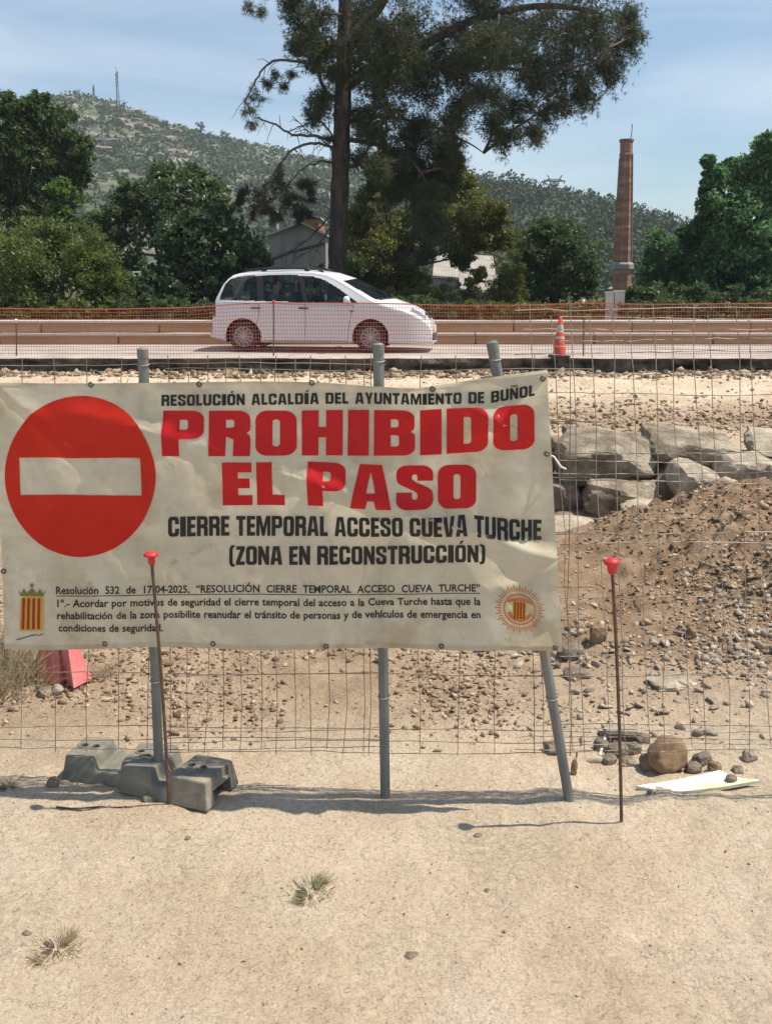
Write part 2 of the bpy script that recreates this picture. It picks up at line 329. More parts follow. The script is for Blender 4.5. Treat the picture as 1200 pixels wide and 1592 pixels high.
def ground_mat():
    m = bpy.data.materials.new('dusty_ground'); m.use_nodes = True; nt = m.node_tree; p = nt.nodes['Principled BSDF']; l = nt.links.new
    p.inputs['Roughness'].default_value = .95; p.inputs['Specular IOR Level'].default_value = .15
    tc = N(nt, 'ShaderNodeTexCoord')
    def noise(s, d=6, r=.65):
        n = N(nt, 'ShaderNodeTexNoise'); n.inputs['Scale'].default_value = s; n.inputs['Detail'].default_value = d; n.inputs['Roughness'].default_value = r
        l(tc.outputs['Object'], n.inputs['Vector']); return n.outputs['Fac']
    def ramp(src, stops):
        c = N(nt, 'ShaderNodeValToRGB'); e = c.color_ramp.elements
        e[0].position, e[0].color = stops[0][0], tuple(stops[0][1]) + (1,); e[1].position, e[1].color = stops[-1][0], tuple(stops[-1][1]) + (1,)
        for q, cc in stops[1:-1]:
            k = e.new(q); k.color = tuple(cc) + (1,)
        l(src, c.inputs['Fac']); return c.outputs['Color']
    def mix(f, a, b, t='MIX'):
        n = N(nt, 'ShaderNodeMixRGB', blend_type=t)
        for s, i in ((f, 0), (a, 1), (b, 2)):
            if hasattr(s, 'is_linked') or hasattr(s, 'links'): l(s, n.inputs[i])
            else: n.inputs[i].default_value = s if not isinstance(s, tuple) else tuple(s) + (1,)
        return n.outputs[0]
    sand = ramp(noise(1.1), [(.3, (.56, .42, .29)), (.5, (.68, .55, .405)), (.7, (.75, .64, .50))])
    grey = ramp(noise(.8, 5), [(.46, (0, 0, 0)), (.62, (.75, .75, .75))])
    sand = mix(grey, sand, ramp(noise(30), [(.35, (.44, .365, .255)), (.65, (.70, .60, .45))]))
    fine = ramp(noise(55, 4, .8), [(.30, (.50, .46, .41)), (.45, (.96, .95, .94)), (.7, (1.1, 1.1, 1.08))])
    sand = mix(.85, sand, fine, 'MULTIPLY')
    vo = N(nt, 'ShaderNodeTexVoronoi'); vo.inputs['Scale'].default_value = 45; l(tc.outputs['Object'], vo.inputs['Vector'])
    dots = ramp(vo.outputs['Distance'], [(.05, (.62, .58, .53)), (.2, (1, 1, 1))])
    sand = mix(.6, sand, dots, 'MULTIPLY')
    dirt = ramp(noise(3.5, 7, .7), [(.3, (.20, .125, .075)), (.5, (.33, .225, .14)), (.72, (.47, .355, .24))])
    a = N(nt, 'ShaderNodeAttribute'); a.attribute_name = 'soil'; g = N(nt, 'ShaderNodeAttribute'); g.attribute_name = 'grown'
    col = mix(a.outputs['Fac'], sand, dirt)
    col = mix(g.outputs['Fac'], col, ramp(noise(.8), [(.3, (.035, .045, .018)), (.7, (.10, .095, .045))]))
    l(col, p.inputs['Base Color'])
    b1 = N(nt, 'ShaderNodeBump'); b1.inputs['Strength'].default_value = 1; b1.inputs['Distance'].default_value = .032; l(noise(38, 6, .75), b1.inputs['Height'])
    b2 = N(nt, 'ShaderNodeBump'); b2.inputs['Strength'].default_value = .9; b2.inputs['Distance'].default_value = .03; l(noise(12, 3), b2.inputs['Height'])
    l(b1.outputs[0], b2.inputs['Normal']); l(b2.outputs[0], p.inputs['Normal'])
    return m
g_o = link('ground', me, ground_mat(), smooth=True); tag(g_o, 'dusty beige building-site ground with a brown earth heap', 'ground', kind='structure')
def tz(x, y): return float(terrain(np.array([x]), np.array([y]))[0])
def hit(px, py):                                 # photo point on the terrain
    d = ray(px, py); t = 1.5
    while t < 60:
        p = CAM + d * t
        if p[2] < tz(p[0], p[1]): break
        t += .02
    return CAM + d * t

# road slab with a broken near edge
rb = MB(); xs = np.arange(-40, 40.01, .12); ye = 20.1 + .16 * vnoise(xs, xs * 0, .9, 3) + .12 * vnoise(xs, xs * 0, 4, 4)
rows = [np.stack([xs, ye, np.full_like(xs, .485)], 1), np.stack([xs, ye + .05, np.full_like(xs, .5)], 1), np.stack([xs, np.full_like(xs, 26.3), np.full_like(xs, .5)], 1), np.stack([xs, np.full_like(xs, 26.4), np.full_like(xs, .0)], 1)]
n = len(xs)
rb.add(np.concatenate(rows), [(k * n + i, k * n + i + 1, (k + 1) * n + i + 1, (k + 1) * n + i) for k in range(3) for i in range(n - 1)])
road = rb.build('road', M['asphalt']); tag(road, 'dusty pale road running across behind the site', 'road', kind='structure')
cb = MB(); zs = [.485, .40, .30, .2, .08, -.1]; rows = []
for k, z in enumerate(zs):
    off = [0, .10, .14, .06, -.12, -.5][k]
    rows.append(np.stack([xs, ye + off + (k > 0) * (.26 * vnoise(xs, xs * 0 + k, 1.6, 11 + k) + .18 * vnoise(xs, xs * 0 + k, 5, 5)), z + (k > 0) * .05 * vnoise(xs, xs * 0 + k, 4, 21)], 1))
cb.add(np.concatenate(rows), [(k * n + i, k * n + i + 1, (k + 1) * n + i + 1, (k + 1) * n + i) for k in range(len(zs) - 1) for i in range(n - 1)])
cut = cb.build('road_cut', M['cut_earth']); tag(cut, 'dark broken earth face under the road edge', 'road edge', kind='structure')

# ------------------------------------------------------------------ hills
def hill(name, crest, Yc, Yn, m, label, rough, seed, zb=-2):
    px = np.array([c[0] for c in crest], float); py = np.array([c[1] for c in crest], float)
    P = np.array([at(a, b, Yc) for a, b in crest]); X = np.linspace(P[0, 0], P[-1, 0], 220); Zc = np.interp(X, P[:, 0], P[:, 2])
    ts = np.concatenate([np.linspace(0, 1, 70), np.linspace(1.03, 2.2, 20)]); rows = []
    for t in ts:
        Y = Yn + (Yc - Yn) * t
        prof = sst(0, 1, t) ** .8 if t <= 1 else 1 - sst(1, 2.3, t)
        z = zb + (Zc - zb) * prof + rough * (vnoise(X, X * 0 + Y, .02, seed) + .5 * vnoise(X, X * 0 + Y, .06, seed + 1) + .25 * vnoise(X, X * 0 + Y, .15, seed + 2)) * min(1, t * 3) * (.28 if t > .9 else 1 - .5 * t)
        rows.append(np.stack([X, X * 0 + Y, z], 1))
    b = MB(); n = len(X)
    b.add(np.concatenate(rows), [(k * n + i, k * n + i + 1, (k + 1) * n + i + 1, (k + 1) * n + i) for k in range(len(ts) - 1) for i in range(n - 1)])
    o = b.build(name, m, smooth=True); tag(o, label, 'hill', kind='structure')
    return np.concatenate(rows).reshape(len(ts), n, 3)
HL = hill('rocky_hill', [(-900, 350), (-500, 280), (-200, 275), (0, 240), (100, 190), (150, 174), (185, 170), (240, 190), (290, 211), (340, 228), (400, 243), (450, 254), (520, 270), (620, 300), (760, 340), (1000, 380), (1300, 400)], 620, 180, M['hill_rock'], 'rocky scrub-covered hill with two masts', 9, 31)
HR = hill('wooded_hill', [(480, 341), (600, 311), (680, 296), (740, 296), (790, 311), (850, 323), (900, 331), (940, 343), (965, 363), (1000, 371), (1080, 373), (1200, 369), (1400, 361), (1900, 391)], 300, 130, M['hill_wood'], 'low wooded hill to the right', 4, 41)

# ------------------------------------------------------------------ foliage helpers
def rand_unit(n):
    v = rng.normal(size=(n, 3)); return v / np.linalg.norm(v, axis=1, keepdims=True)
def leaves(name, C, size, asp, m, parent=None, up=0.0, var=.35):
    n = len(C); a = rand_unit(n); a[:, 2] -= up; a /= np.linalg.norm(a, axis=1, keepdims=True)
    b = np.cross(a, rand_unit(n)); b /= np.linalg.norm(b, axis=1, keepdims=True) + 1e-9
    s = size * (1 + var * rng.normal(size=(n, 1)).clip(-1.5, 2)); a = a * s / 2; b = b * s * asp / 2
    return link(name, quads_mesh(name, np.stack([C - a, C + b, C + a, C - b], 1)), m, parent)
def needles(name, C, D, length, width, k, m, parent=None):
    n = len(C); C = np.repeat(C, k, 0); D = np.repeat(D, k, 0)
    d = D * .7 + rand_unit(n * k) * .9; d /= np.linalg.norm(d, axis=1, keepdims=True)
    b = np.cross(d, rand_unit(n * k)); b /= np.linalg.norm(b, axis=1, keepdims=True) + 1e-9
    l = length * rng.uniform(.6, 1.2, (n * k, 1))
    return link(name, quads_mesh(name, np.stack([C - b * width / 2, C + b * width / 2, C + d * l], 1), 3), m, parent)
def clump_points(clumps, sub_px_frac=.32, nsub=14, per=60, dens=1.0, gauss=.55):
    out = []
    for (c, r) in clumps:
        k = max(4, int(nsub))
        u = rand_unit(k) * (rng.uniform(.40, 1.12, (k, 1))) * r
        u[:, 1] *= .9
        for s in u:
            rs = r * sub_px_frac * rng.uniform(.45, 1.2)
            n = int(per * dens * (rs / (r * sub_px_frac)) ** 2)
            q = rand_unit(n) * rs * (rng.uniform(0, 1, (n, 1)) ** .33) * rng.uniform(.8, 1.35, (n, 1)) * np.array((1, 1, .75))
            out.append(c + s + q)
    return np.concatenate(out)
def px_clumps(lst, Y, depth=1.0):
    o = []
    for c in lst:
        px, py, r = c[:3]; y = Y + (c[3] if len(c) > 3 else rng.uniform(-.6, .6) * depth)
        o.append((at(px, py, y), r * mpp(py, y)))
    return o
def limb_paths(base, clumps, mb, r0, wob=.15, frac=.45):
    for c, r in clumps:
        t = np.linspace(0, 1, 7)[:, None]; top = c * 1.0
        mid = np.array((base[0] * .6 + top[0] * .4, base[1] * .6 + top[1] * .4, base[2] + (top[2] - base[2]) * .55))
        P = (1 - t) ** 2 * base + 2 * t * (1 - t) * mid + t * t * top + rng.normal(size=(7, 3)) * wob * np.sin(t * math.pi) * .5
        mb.tube(P, np.linspace(r0 * frac, r0 * .12, 7), 5)
def leafy_tree(name, label, cat, clumps_px, Y, m, leaf, asp, n_per=60, nsub=16, r0=.16, trunk_px=None, sub=.33, group=None, depth=1.2, bark='twig', up=0.1):
    cl = px_clumps(clumps_px, Y, depth)
    cx = np.mean([c[0] for c, r in cl]) if trunk_px is None else at(trunk_px, 470, Y)[0]
    bz = tz(cx, Y); root = empty(name, (cx, Y, bz), label, cat, group)
    base = np.array((0, 0, 0.)); off = np.array((cx, Y, bz))
    cl = [(c - off, r) for c, r in cl]
    tb = MB(); hub = np.array((rng.normal() * .1, 0, .35 * max(c[2] for c, r in cl)))
    tb.tube([base - (0, 0, .2), base + hub * .5, hub], [r0 * 1.3, r0, r0 * .8], 8)
    limb_paths(hub, cl, tb, r0)
    # fine twigs inside the clumps
    for c, r in cl:
        for q in rand_unit(7):
            tb.tube([c, c + q * r * .55 + rng.normal(size=3) * .05, c + q * r * .95], [r0 * .14, r0 * .09, r0 * .04], 4)
    tb.build('trunk', M[bark], root, smooth=True)
    leaves('crown', clump_points(cl, sub, int(nsub * 1.75), int(n_per * 1.0)), leaf, asp, M[m], root, up)
    return root

# ------------------------------------------------------------------ fence line
FA, FB = gr(885, 1246), gr(250, 1224)            # foot of the fence, right to left
FDIR = (FB - FA)[:2] / np.linalg.norm((FB - FA)[:2]); FN = np.array((FDIR[1], -FDIR[0]))
if FN[1] > 0: FN = -FN                            # towards the viewer
FN3 = np.array((FN[0], FN[1], 0))
def onfence(px, py, off=0.0):                    # photo point on the vertical fence plane, off metres towards the viewer
    o = np.array((FA[0], FA[1], 0)) + FN3 * off; d = ray(px, py)
    return CAM + d * ((o - CAM).dot(FN3) / d.dot(FN3))

# ---- posts
def post(p0, p1, label, lean=0):
    a = onfence(*p0); b = onfence(*p1); a = a.copy(); b = b.copy()
    a[2] = max(tz(a[0], a[1]) - .02, a[2] - .05) if not lean else a[2] - .03
    root = empty('fence_post', a, label, 'fence post', 'galvanised fence posts')
    mb = MB(); d = b - a; r = .0205
    L_ = np.linalg.norm(d)
    ts = [0, .3, .6, .9, 1]
    mb.tube([d * t for t in ts], r, 14)
    mb.build('tube', M['galv'], root, smooth=False)
    cp = MB(); u = d / L_
    cp.tube([d - u * .03, d + u * .004, d + u * .010], [r + .0018, r + .0018, r * .6], 14); cp.build('cap', M['galv'], root)
    for t in (.25, .42, .97):                     # wire ties
        tb = MB(); c = d * t; a_ = np.linspace(0, 2 * math.pi, 13)
        tb.tube([c + np.array((math.cos(q), math.sin(q), .15 * math.sin(q))) * (r + .003) for q in a_], .0022, 4)
        tb.build('wire_tie', M['wire_grey'], root)
    return root
post((247, 1196), (222, 544), 'galvanised post at the left standing in the grey plastic feet')
post((599, 1230), (588, 537), 'upright galvanised post below the middle of the banner')
post((886, 1246), (765, 534), 'leaning galvanised post below the right end of the banner')

# ---- wire mesh panels
def wire_panel(name, label, verts, horis, m, off, px_rng, tilt=0, seed=1, group='wire mesh panels', r=.0018):
    rg = np.random.default_rng(seed); c0 = onfence((px_rng[0] + px_rng[1]) / 2, 1168, off)
    root = empty(name, c0, label, 'wire mesh', group)
    wb = MB(); y0, y1 = verts[1], verts[2]
    for x in verts[0]:
        pys = np.linspace(y0, y1 + rg.uniform(0, 6), 9)
        P = [onfence(x + tilt * (q - 1000) / 400 + rg.normal() * 2.0, q, off + rg.normal() * .004) - c0 for q in pys]
        wb.tube(P, r, 5)
    wb.build('upright_wires', m, root)
    hb = MB()
    for h in horis:
        pxs = np.linspace(px_rng[0], px_rng[1], 20); ph = rg.uniform(0, 6)
        P = [onfence(x, h + 2.2 * math.sin(x / 90 + ph) + rg.normal() * .7, off + .005 + rg.normal() * .004) - c0 for x in pxs]
        hb.tube(P, r, 5)
    hb.build('cross_wires', m, root)
    return root
wire_panel('wire_mesh', 'rusty wire mesh hanging behind the left end of the banner', ([-20, 33, 84, 135, 186, 228, 292, 349, 406, 458, 512, 566], 556, 1164), [566, 640, 725, 810, 890, 960, 1047, 1131, 1149, 1164], M['wire'], -.045, (-60, 600), 0, 2)
wire_panel('wire_mesh', 'rusty wire mesh doubled up near the middle post', ([266, 323, 375, 428, 483, 537, 575, 652, 711, 769, 829, 886], 552, 1170), [575, 655, 740, 830, 915, 985, 1049, 1136, 1153, 1170], M['wire'], -.06, (255, 920), 0, 3)
wire_panel('wire_mesh', 'tall grey wire mesh leaning to the right of the banner', ([838, 902, 966, 1030, 1094, 1160, 1226], 472, 1168), [480, 512, 548, 612, 704, 735, 828, 930, 1050, 1128, 1148, 1166], M['wire_grey'], -.075, (800, 1290), 11, 4)
wire_panel('wire_mesh', 'second grey wire mesh overlapping the tall one at the right edge', ([884, 943, 1004, 1066, 1128, 1190, 1250], 490, 1160), [494, 528, 580, 716, 749, 845, 1020, 1136, 1158], M['wire_grey'], -.09, (870, 1290), 20, 5)

# ------------------------------------------------------------------ banner
def seg_d(px, py, a, b):
    ax, ay = a; bx, by = b; dx, dy = bx - ax, by - ay; l2 = dx * dx + dy * dy
    t = ((px - ax) * dx + (py - ay) * dy) / l2; tc = np.clip(t, 0, 1)
    nx_, ny_ = -dy / math.sqrt(l2), dx / math.sqrt(l2)
    side = (px - ax - tc * dx) * nx_ + (py - ay - tc * dy) * ny_
    end = np.hypot(px - ax - tc * dx, py - ay - tc * dy)
    return side, end, t
FOLDS = [  # a, b, height (m), width above, width below (photo px)
    ((868, 868), (690, 808), .020, 26, 10), ((690, 808), (480, 745), .014, 30, 12), ((480, 745), (250, 672), .009, 30, 14),
    ((846, 584), (770, 655), .013, 9, 22), ((770, 655), (640, 720), .010, 26, 40), ((846, 580), (655, 600), .012, 22, 14),
    ((846, 600), (800, 900), .010, 60, 30), ((640, 596), (560, 720), .012, 60, 40),
    ((2, 600), (110, 700), .010, 14, 12), ((110, 700), (235, 790), .006, 30, 26), ((60, 640), (240, 700), .008, 30, 20),
    ((870, 872), (780, 915), -.010, 12, 10), ((872, 1008), (800, 880), .012, 26, 30), ((780, 915), (560, 960), -.005, 16, 16),
    ((866, 700), (820, 760), .008, 30, 30), ((420, 720), (660, 800), .006, 40, 40), ((60, 980), (360, 880), .006, 80, 60),
    ((655, 598), (770, 650), .010, 12, 30), ((770, 655), (742, 790), .006, 26, 10), ((700, 600), (640, 650), .008, 12, 12), ((250, 672), (130, 640), .006, 18, 12), ((300, 700), (330, 790), .004, 10, 14), ((566, 880), (560, 1000), .003, 6, 6), ((330, 640), (300, 760), .003, 8, 8), ((440, 720), (455, 860), .0035, 8, 10), ((820, 1000), (868, 940), .008, 14, 10), ((110, 700), (180, 860), .004, 30, 14)]
def disp(px, py):
    px = np.asarray(px, float); py = np.asarray(py, float)
    d = .010 * np.sin(px / 145 + .4 + py / 420) * np.sin((py - 590) / 420 * math.pi).clip(0, 1) + .006 * np.sin(px / 61 + py / 77)
    d = d + .0022 * np.sin(px / 27 - py / 41) + .004 * vnoise(px, py, .03, 51) + .0022 * vnoise(px, py, .08, 52)
    for a, b, h, wa, wb in FOLDS:
        h = h * 1.9; s, e, t = seg_d(px, py, a, b)
        w = np.where(s < 0, wa, wb)
        d = d + h * np.exp(-np.sqrt((e / w) ** 2 + .05) ** 1.5 * .9)
    return d
def B(px, py, off=0.0):                            # arrays in photo px -> points on the banner
    px = np.atleast_1d(np.asarray(px, float)); py = np.atleast_1d(np.asarray(py, float))
    lean = (py - 600) / 400 * 0
    D = np.stack([(px - 600) / F, CT - (py - 796) / F * ST, -ST - (py - 796) / F * CT], 1)
    o = np.array((FA[0], FA[1], 0)) + FN3 * .034
    t = ((o - CAM) @ FN3) / (D @ FN3)
    return CAM + D * t[:, None] + FN3 * (disp(px, py) + off)[:, None]
def edges_t(u): return 594 + 3 * math.sin(u * 9) * .6 + (7 * math.exp(-((u - .72) / .12) ** 2)) - (22 * max(0, (u - .76) / .24) ** 1.2)
def edges_b(u): return 1007 + 3.5 * u + 1.6 * math.sin(u * 17)
NU, NV = 360, 180
BP = np.zeros((NV + 1, NU + 1, 2))
for j in range(NV + 1):
    v = j / NV
    for i in range(NU + 1):
        u = i / NU; yt, yb = edges_t(u), edges_b(u)
        xl = -9 + 18 * v; xr = 849 + 24 * v - 3 * math.sin(v * math.pi) * 0
        BP[j, i] = (xl + (xr - xl) * u, yt + (yb - yt) * v)
bpts = B(BP[..., 0].ravel(), BP[..., 1].ravel())
BO = bpts.mean(0); BO[2] = bpts[:, 2].min()
banner = empty('banner', BO, 'dirty white vinyl banner with red no-entry disc and PROHIBIDO EL PASO tied to the fence', 'banner')
bb = MB(); idx = np.arange((NU + 1) * (NV + 1)).reshape(NV + 1, NU + 1)
bb.add(bpts - BO, np.stack([idx[:-1, :-1], idx[1:, :-1], idx[1:, 1:], idx[:-1, 1:]], -1).reshape(-1, 4))
bb.build('tarpaulin', M['tarp'], banner, smooth=True)
hem = MB()
for k, (e0, e1, pts) in enumerate([(0, 0, [(BP[2, i], BP[0, i]) for i in range(0, NU + 1, 2)]), (0, 0, [(BP[NV, i], BP[NV - 3, i]) for i in range(0, NU + 1, 2)])]):
    a = B(np.array([p[0][0] for p in pts]), np.array([p[0][1] for p in pts]), .0018) - BO; b = B(np.array([p[1][0] for p in pts]), np.array([p[1][1] for p in pts]), .0018) - BO
    n = len(a); hem.add(np.concatenate([a, b]), [(i, i + 1, n + i + 1, n + i) for i in range(n - 1)])
hem.build('hem', M['tarp'], banner, smooth=True)

# ---- glyphs: heavy condensed capitals, height 1
def arc(cx, cy, rx, ry, a0, a1, n=7):
    return [(cx + rx * math.cos(R(a0 + (a1 - a0) * i / n)), cy + ry * math.sin(R(a0 + (a1 - a0) * i / n))) for i in range(n + 1)]
def rr(x0, y0, x1, y1, rx, ry=None, bl=1, br=1, tr=1, tl=1):
    ry = ry or rx; p = []
    p += arc(x0 + rx, y0 + ry, rx, ry, 180, 270) if bl else [(x0, y0)]
    p += arc(x1 - rx, y0 + ry, rx, ry, 270, 360) if br else [(x1, y0)]
    p += arc(x1 - rx, y1 - ry, rx, ry, 0, 90) if tr else [(x1, y1)]
    p += arc(x0 + rx, y1 - ry, rx, ry, 90, 180) if tl else [(x0, y1)]
    return p
WID = {'I': .52, 'M': 1.32, 'N': 1.0, 'A': 1.08, 'E': .78, 'L': .74, 'T': .88, 'F': .74, 'V': 1.04, 'Y': 1.0, 'Z': .80, ' ': .42, '(': .5, ')': .5, 'S': .96, 'W': 1.5}
def glyph(ch, w, s, t):
    base = {'Ñ': 'N', 'Ó': 'O', 'Í': 'I'}.get(ch, ch); P = []; r = .30 * w; ri = max(.05 * w, .02)
    hx, hy = ri, ri * 1.6
    if base == 'I': P = [[[(0, 0), (w, 0), (w, 1), (0, 1)]]]
    elif base == 'O': P = [[rr(0, 0, w, 1, r, .22), rr(s, t, w - s, 1 - t, max((w - 2 * s) * .48, .01), .06)]]
    elif base == 'D': P = [[rr(0, 0, w, 1, r, .22, bl=0, tl=0), rr(s, t, w - s, 1 - t, max((w - 2 * s) * .48, .01), .05, bl=0, tl=0)]]
    elif base == 'C':
        P = [[[(w, .62)] + arc(w - r, 1 - .22, r, .22, 0, 90) + arc(r, 1 - .22, r, .22, 90, 180) + arc(r, .22, r, .22, 180, 270) + arc(w - r, .22, r, .22, 270, 360) + [(w, .40), (w - s, .40)] + arc(w / 2, t + .06, w / 2 - s, .06, 0, -180) + arc(w / 2, 1 - t - .06, w / 2 - s, .06, 180, 0) + [(w - s, .62)]]]
    elif base == 'P': P = [[[(0, 0), (s, 0), (s, .38), (w - r, .38)] + arc(w - r, .38 + .18, r, .18, 270, 360) + arc(w - r, 1 - .18, r, .18, 0, 90) + [(0, 1)], rr(s, .38 + t, w - s * .95, 1 - t, max((w - 2 * s) * .45, .01), .05, bl=0, tl=0)]]
    elif base == 'R':
        P = [[[(0, 0), (s, 0), (s, .42), (s * 1.05, .42), (w - s, .36), (w - s, 0), (w, 0), (w, .36), (w - .02, .45), (w - .1 * w, .50), (w - .02, .55), (w, .64)] + arc(w - r, 1 - .18, r, .18, 0, 90) + [(0, 1)], rr(s, .42 + t, w - s * .95, 1 - t, max((w - 2 * s) * .45, .01), .05, bl=0, tl=0)]]
    elif base == 'B':
        P = [[[(0, 0)] + arc(w - r, .17, r, .17, 270, 360) + [(w, .40), (w - .02, .47), (w - .1 * w, .52), (w - .03, .57), (w - .01, .64)] + arc(w - r - .01, 1 - .17, r, .17, 0, 90) + [(0, 1)],
              rr(s, t, w - s * .95, .45, max((w - 2 * s) * .42, .01), .05, bl=0, tl=0), rr(s, .45 + t * .85, w - s * .98, 1 - t, max((w - 2 * s) * .42, .01), .05, bl=0, tl=0)]]
    elif base == 'H': m = .5 * t; P = [[[(0, 0), (s, 0), (s, .5 - m), (w - s, .5 - m), (w - s, 0), (w, 0), (w, 1), (w - s, 1), (w - s, .5 + m * 1.3), (s, .5 + m * 1.3), (s, 1), (0, 1)]]]
    elif base == 'E': P = [[[(0, 0), (w, 0), (w, t * 1.1), (s, t * 1.1), (s, .5 - t * .5), (w * .92, .5 - t * .5), (w * .92, .5 + t * .6), (s, .5 + t * .6), (s, 1 - t * 1.1), (w, 1 - t * 1.1), (w, 1), (0, 1)]]]
    elif base == 'L': P = [[[(0, 0), (w, 0), (w, t * 1.15), (s, t * 1.15), (s, 1), (0, 1)]]]
    elif base == 'T': P = [[[(w / 2 - s / 2, 0), (w / 2 + s / 2, 0), (w / 2 + s / 2, 1 - t * 1.15), (w, 1 - t * 1.15), (w, 1), (0, 1), (0, 1 - t * 1.15), (w / 2 - s / 2, 1 - t * 1.15)]]]
    elif base == 'A':
        k = s * .98; P = [[[(0, 0), (k, 0), (k + .05 * w, .19), (w - k - .05 * w, .19), (w - k, 0), (w, 0), (w / 2 + .27 * w, 1), (w / 2 - .27 * w, 1)], [(w / 2 - .105 * w, .36), (w / 2 + .105 * w, .36), (w / 2 + .015 * w, .80), (w / 2 - .015 * w, .80)]]]
    elif base == 'V': k = s; P = [[[(w / 2 - .25 * w, 0), (w / 2 + .25 * w, 0), (w, 1), (w - k, 1), (w / 2 + .01, .28), (w / 2 - .01, .28), (k, 1), (0, 1)]]]
    elif base == 'Y': P = [[[(w / 2 - s / 2, 0), (w / 2 + s / 2, 0), (w / 2 + s / 2, .38), (w, 1), (w - s, 1), (w / 2, .62), (s, 1), (0, 1), (w / 2 - s / 2, .38)]]]
    elif base == 'N': P = [[[(0, 0), (s * .88, 0), (s * .88, .52), (w - s * .92, 0), (w, 0), (w, 1), (w - s * .88, 1), (w - s * .88, .52), (s * .92, 1), (0, 1)]]]
    elif base == 'M': k = s * .82; P = [[[(0, 0), (k, 0), (k, .66), (w / 2 - .1 * w, 0), (w / 2 + .1 * w, 0), (w - k, .66), (w - k, 0), (w, 0), (w, 1), (w - s * 1.15, 1), (w / 2, .42), (s * 1.15, 1), (0, 1)]]]
    elif base == 'U': P = [[arc(r, .22, r, .22, 180, 270) + arc(w - r, .22, r, .22, 270, 360) + [(w, 1), (w - s, 1)] + arc(w / 2, t + .06, w / 2 - s, .06, 0, -180) + [(s, 1), (0, 1)]]]
    elif base == 'Z': P = [[[(0, 0), (w, 0), (w, t * 1.1), (s * 1.05, t * 1.1), (w, 1 - t), (w, 1), (.03, 1), (.03, 1 - t * 1.1), (w - s * 1.1, 1 - t * 1.1), (0, t)]]]
    elif base == 'S':
        P = [[[(w, .64), (w, 1 - .2)] + arc(w - r, 1 - .2, r, .2, 0, 90)[1:] + arc(r, 1 - .2, r, .2, 90, 180) + [(0, .70), (.03 * w, .60), (.12 * w, .54), (w - s - .08 * w, .40), (w - s, .34), (w - s, t + .05)] + arc(w / 2, t + .05, w / 2 - s, .05, 0, -180) + [(s, .37), (0, .37), (0, .2)] + arc(r, .2, r, .2, 180, 270)[1:] + arc(w - r, .2, r, .2, 270, 360) + [(w, .32), (w - .03 * w, .42), (w - .14 * w, .49), (s + .1 * w, .61), (s, .68), (s, 1 - t - .05)] + arc(w / 2, 1 - t - .05, w / 2 - s, .05, 180, 0) + [(w - s, .64)]]]
    elif base == '(':  P = [[[(w, -.1), (w, .02), (w * .72, .06), (w * .62, .14), (w * .62, .82), (w * .72, .92), (w, .97), (w, 1.08), (.35 * w, 1.04), (.1 * w, .95), (0, .8), (0, .16), (.1 * w, .02), (.35 * w, -.07)]]]
    elif base == ')': P = [[[(w - x, y) for x, y in glyph('(', w, s, t)[0][0]][::-1]]]
    if ch in 'ÓÍ': P.append([[(w / 2 - .08, 1.07), (w / 2 + .08, 1.07), (w / 2 + .30, 1.27), (w / 2 + .02, 1.27)]])
    if ch == 'Ñ': P.append([[(w * .15, 1.08), (w * .3, 1.14), (w * .6, 1.07), (w * .85, 1.12), (w * .85, 1.24), (w * .6, 1.18), (w * .3, 1.25), (w * .15, 1.2)]])
    return P
def poly_tris(loops):
    L3 = [[Vector((x, y, 0)) for x, y in lp] for lp in loops]; flat = [p for lp in L3 for p in lp]
    return np.array([(p.x, p.y) for p in flat]), tessellate_polygon(L3)
def conform(name, items, m, parent, off=.0036, step=7, warp=None):
    """items: list of loops in photo px; cut into small pieces so that the print follows the cloth"""
    bm = bmesh.new()
    for loops in items:
        P, T = poly_tris(loops); vs = [bm.verts.new((x, y, 0)) for x, y in P]
        for t in T:
            try: bm.faces.new([vs[i] for i in t])
            except ValueError: pass
    xs = [v.co.x for v in bm.verts]; ys = [v.co.y for v in bm.verts]
    for ax, lo, hi in ((0, min(xs), max(xs)), (1, min(ys), max(ys))):
        k = lo + step
        while k < hi:
            co = [0, 0, 0]; co[ax] = k; no = [0, 0, 0]; no[ax] = 1
            bmesh.ops.bisect_plane(bm, geom=bm.verts[:] + bm.edges[:] + bm.faces[:], dist=1e-4, plane_co=co, plane_no=no); k += step
    P = np.array([v.co[:2] for v in bm.verts])
    if warp is not None: P = warp(P)
    W = B(P[:, 0], P[:, 1], off) - BO
    for v, p in zip(bm.verts, W): v.co = p
    bmesh.ops.recalc_face_normals(bm, faces=bm.faces)
    me = bpy.data.meshes.new(name); bm.to_mesh(me); bm.free()
    return link(name, me, m, parent, smooth=True)
def textline(txt, x0, x1, base, h, s=.34, t=.20, gap=.10, space=None, wscale=1.0):
    ws = [WID.get({'Ñ': 'N', 'Ó': 'O', 'Í': 'I'}.get(c, c), 1.0) for c in txt]
    if space: ws = [space if c == ' ' else w for c, w in zip(txt, ws)]
    tot = sum(ws) + gap * (len(txt) - 1); k = (x1 - x0) / tot; x = x0; items = [[]]
    asp = k / h                                      # px per width unit over height
    for c, w in zip(txt, ws):
        if c != ' ':
            for loops in glyph(c, 1.0 * w, s if c not in 'IÍ' else w, t):
                items[-1].append([[(x + gx_ * k, base(x + gx_ * k) - gy_ * h) for gx_, gy_ in lp] for lp in loops])
        else: items.append([])
        x += (w + gap) * k
    return items
def bl(*pts):
    xs_, ys_ = zip(*pts); return lambda x: float(np.interp(x, xs_, ys_))
T1 = textline('RESOLUCIÓN ALCALDÍA DEL AYUNTAMIENTO DE BUÑOL', 251, 830, bl((250, 631), (500, 628), (640, 627), (760, 625), (800, 618), (830, 613)), 17.5, s=.34, t=.20, gap=.14, space=.55)
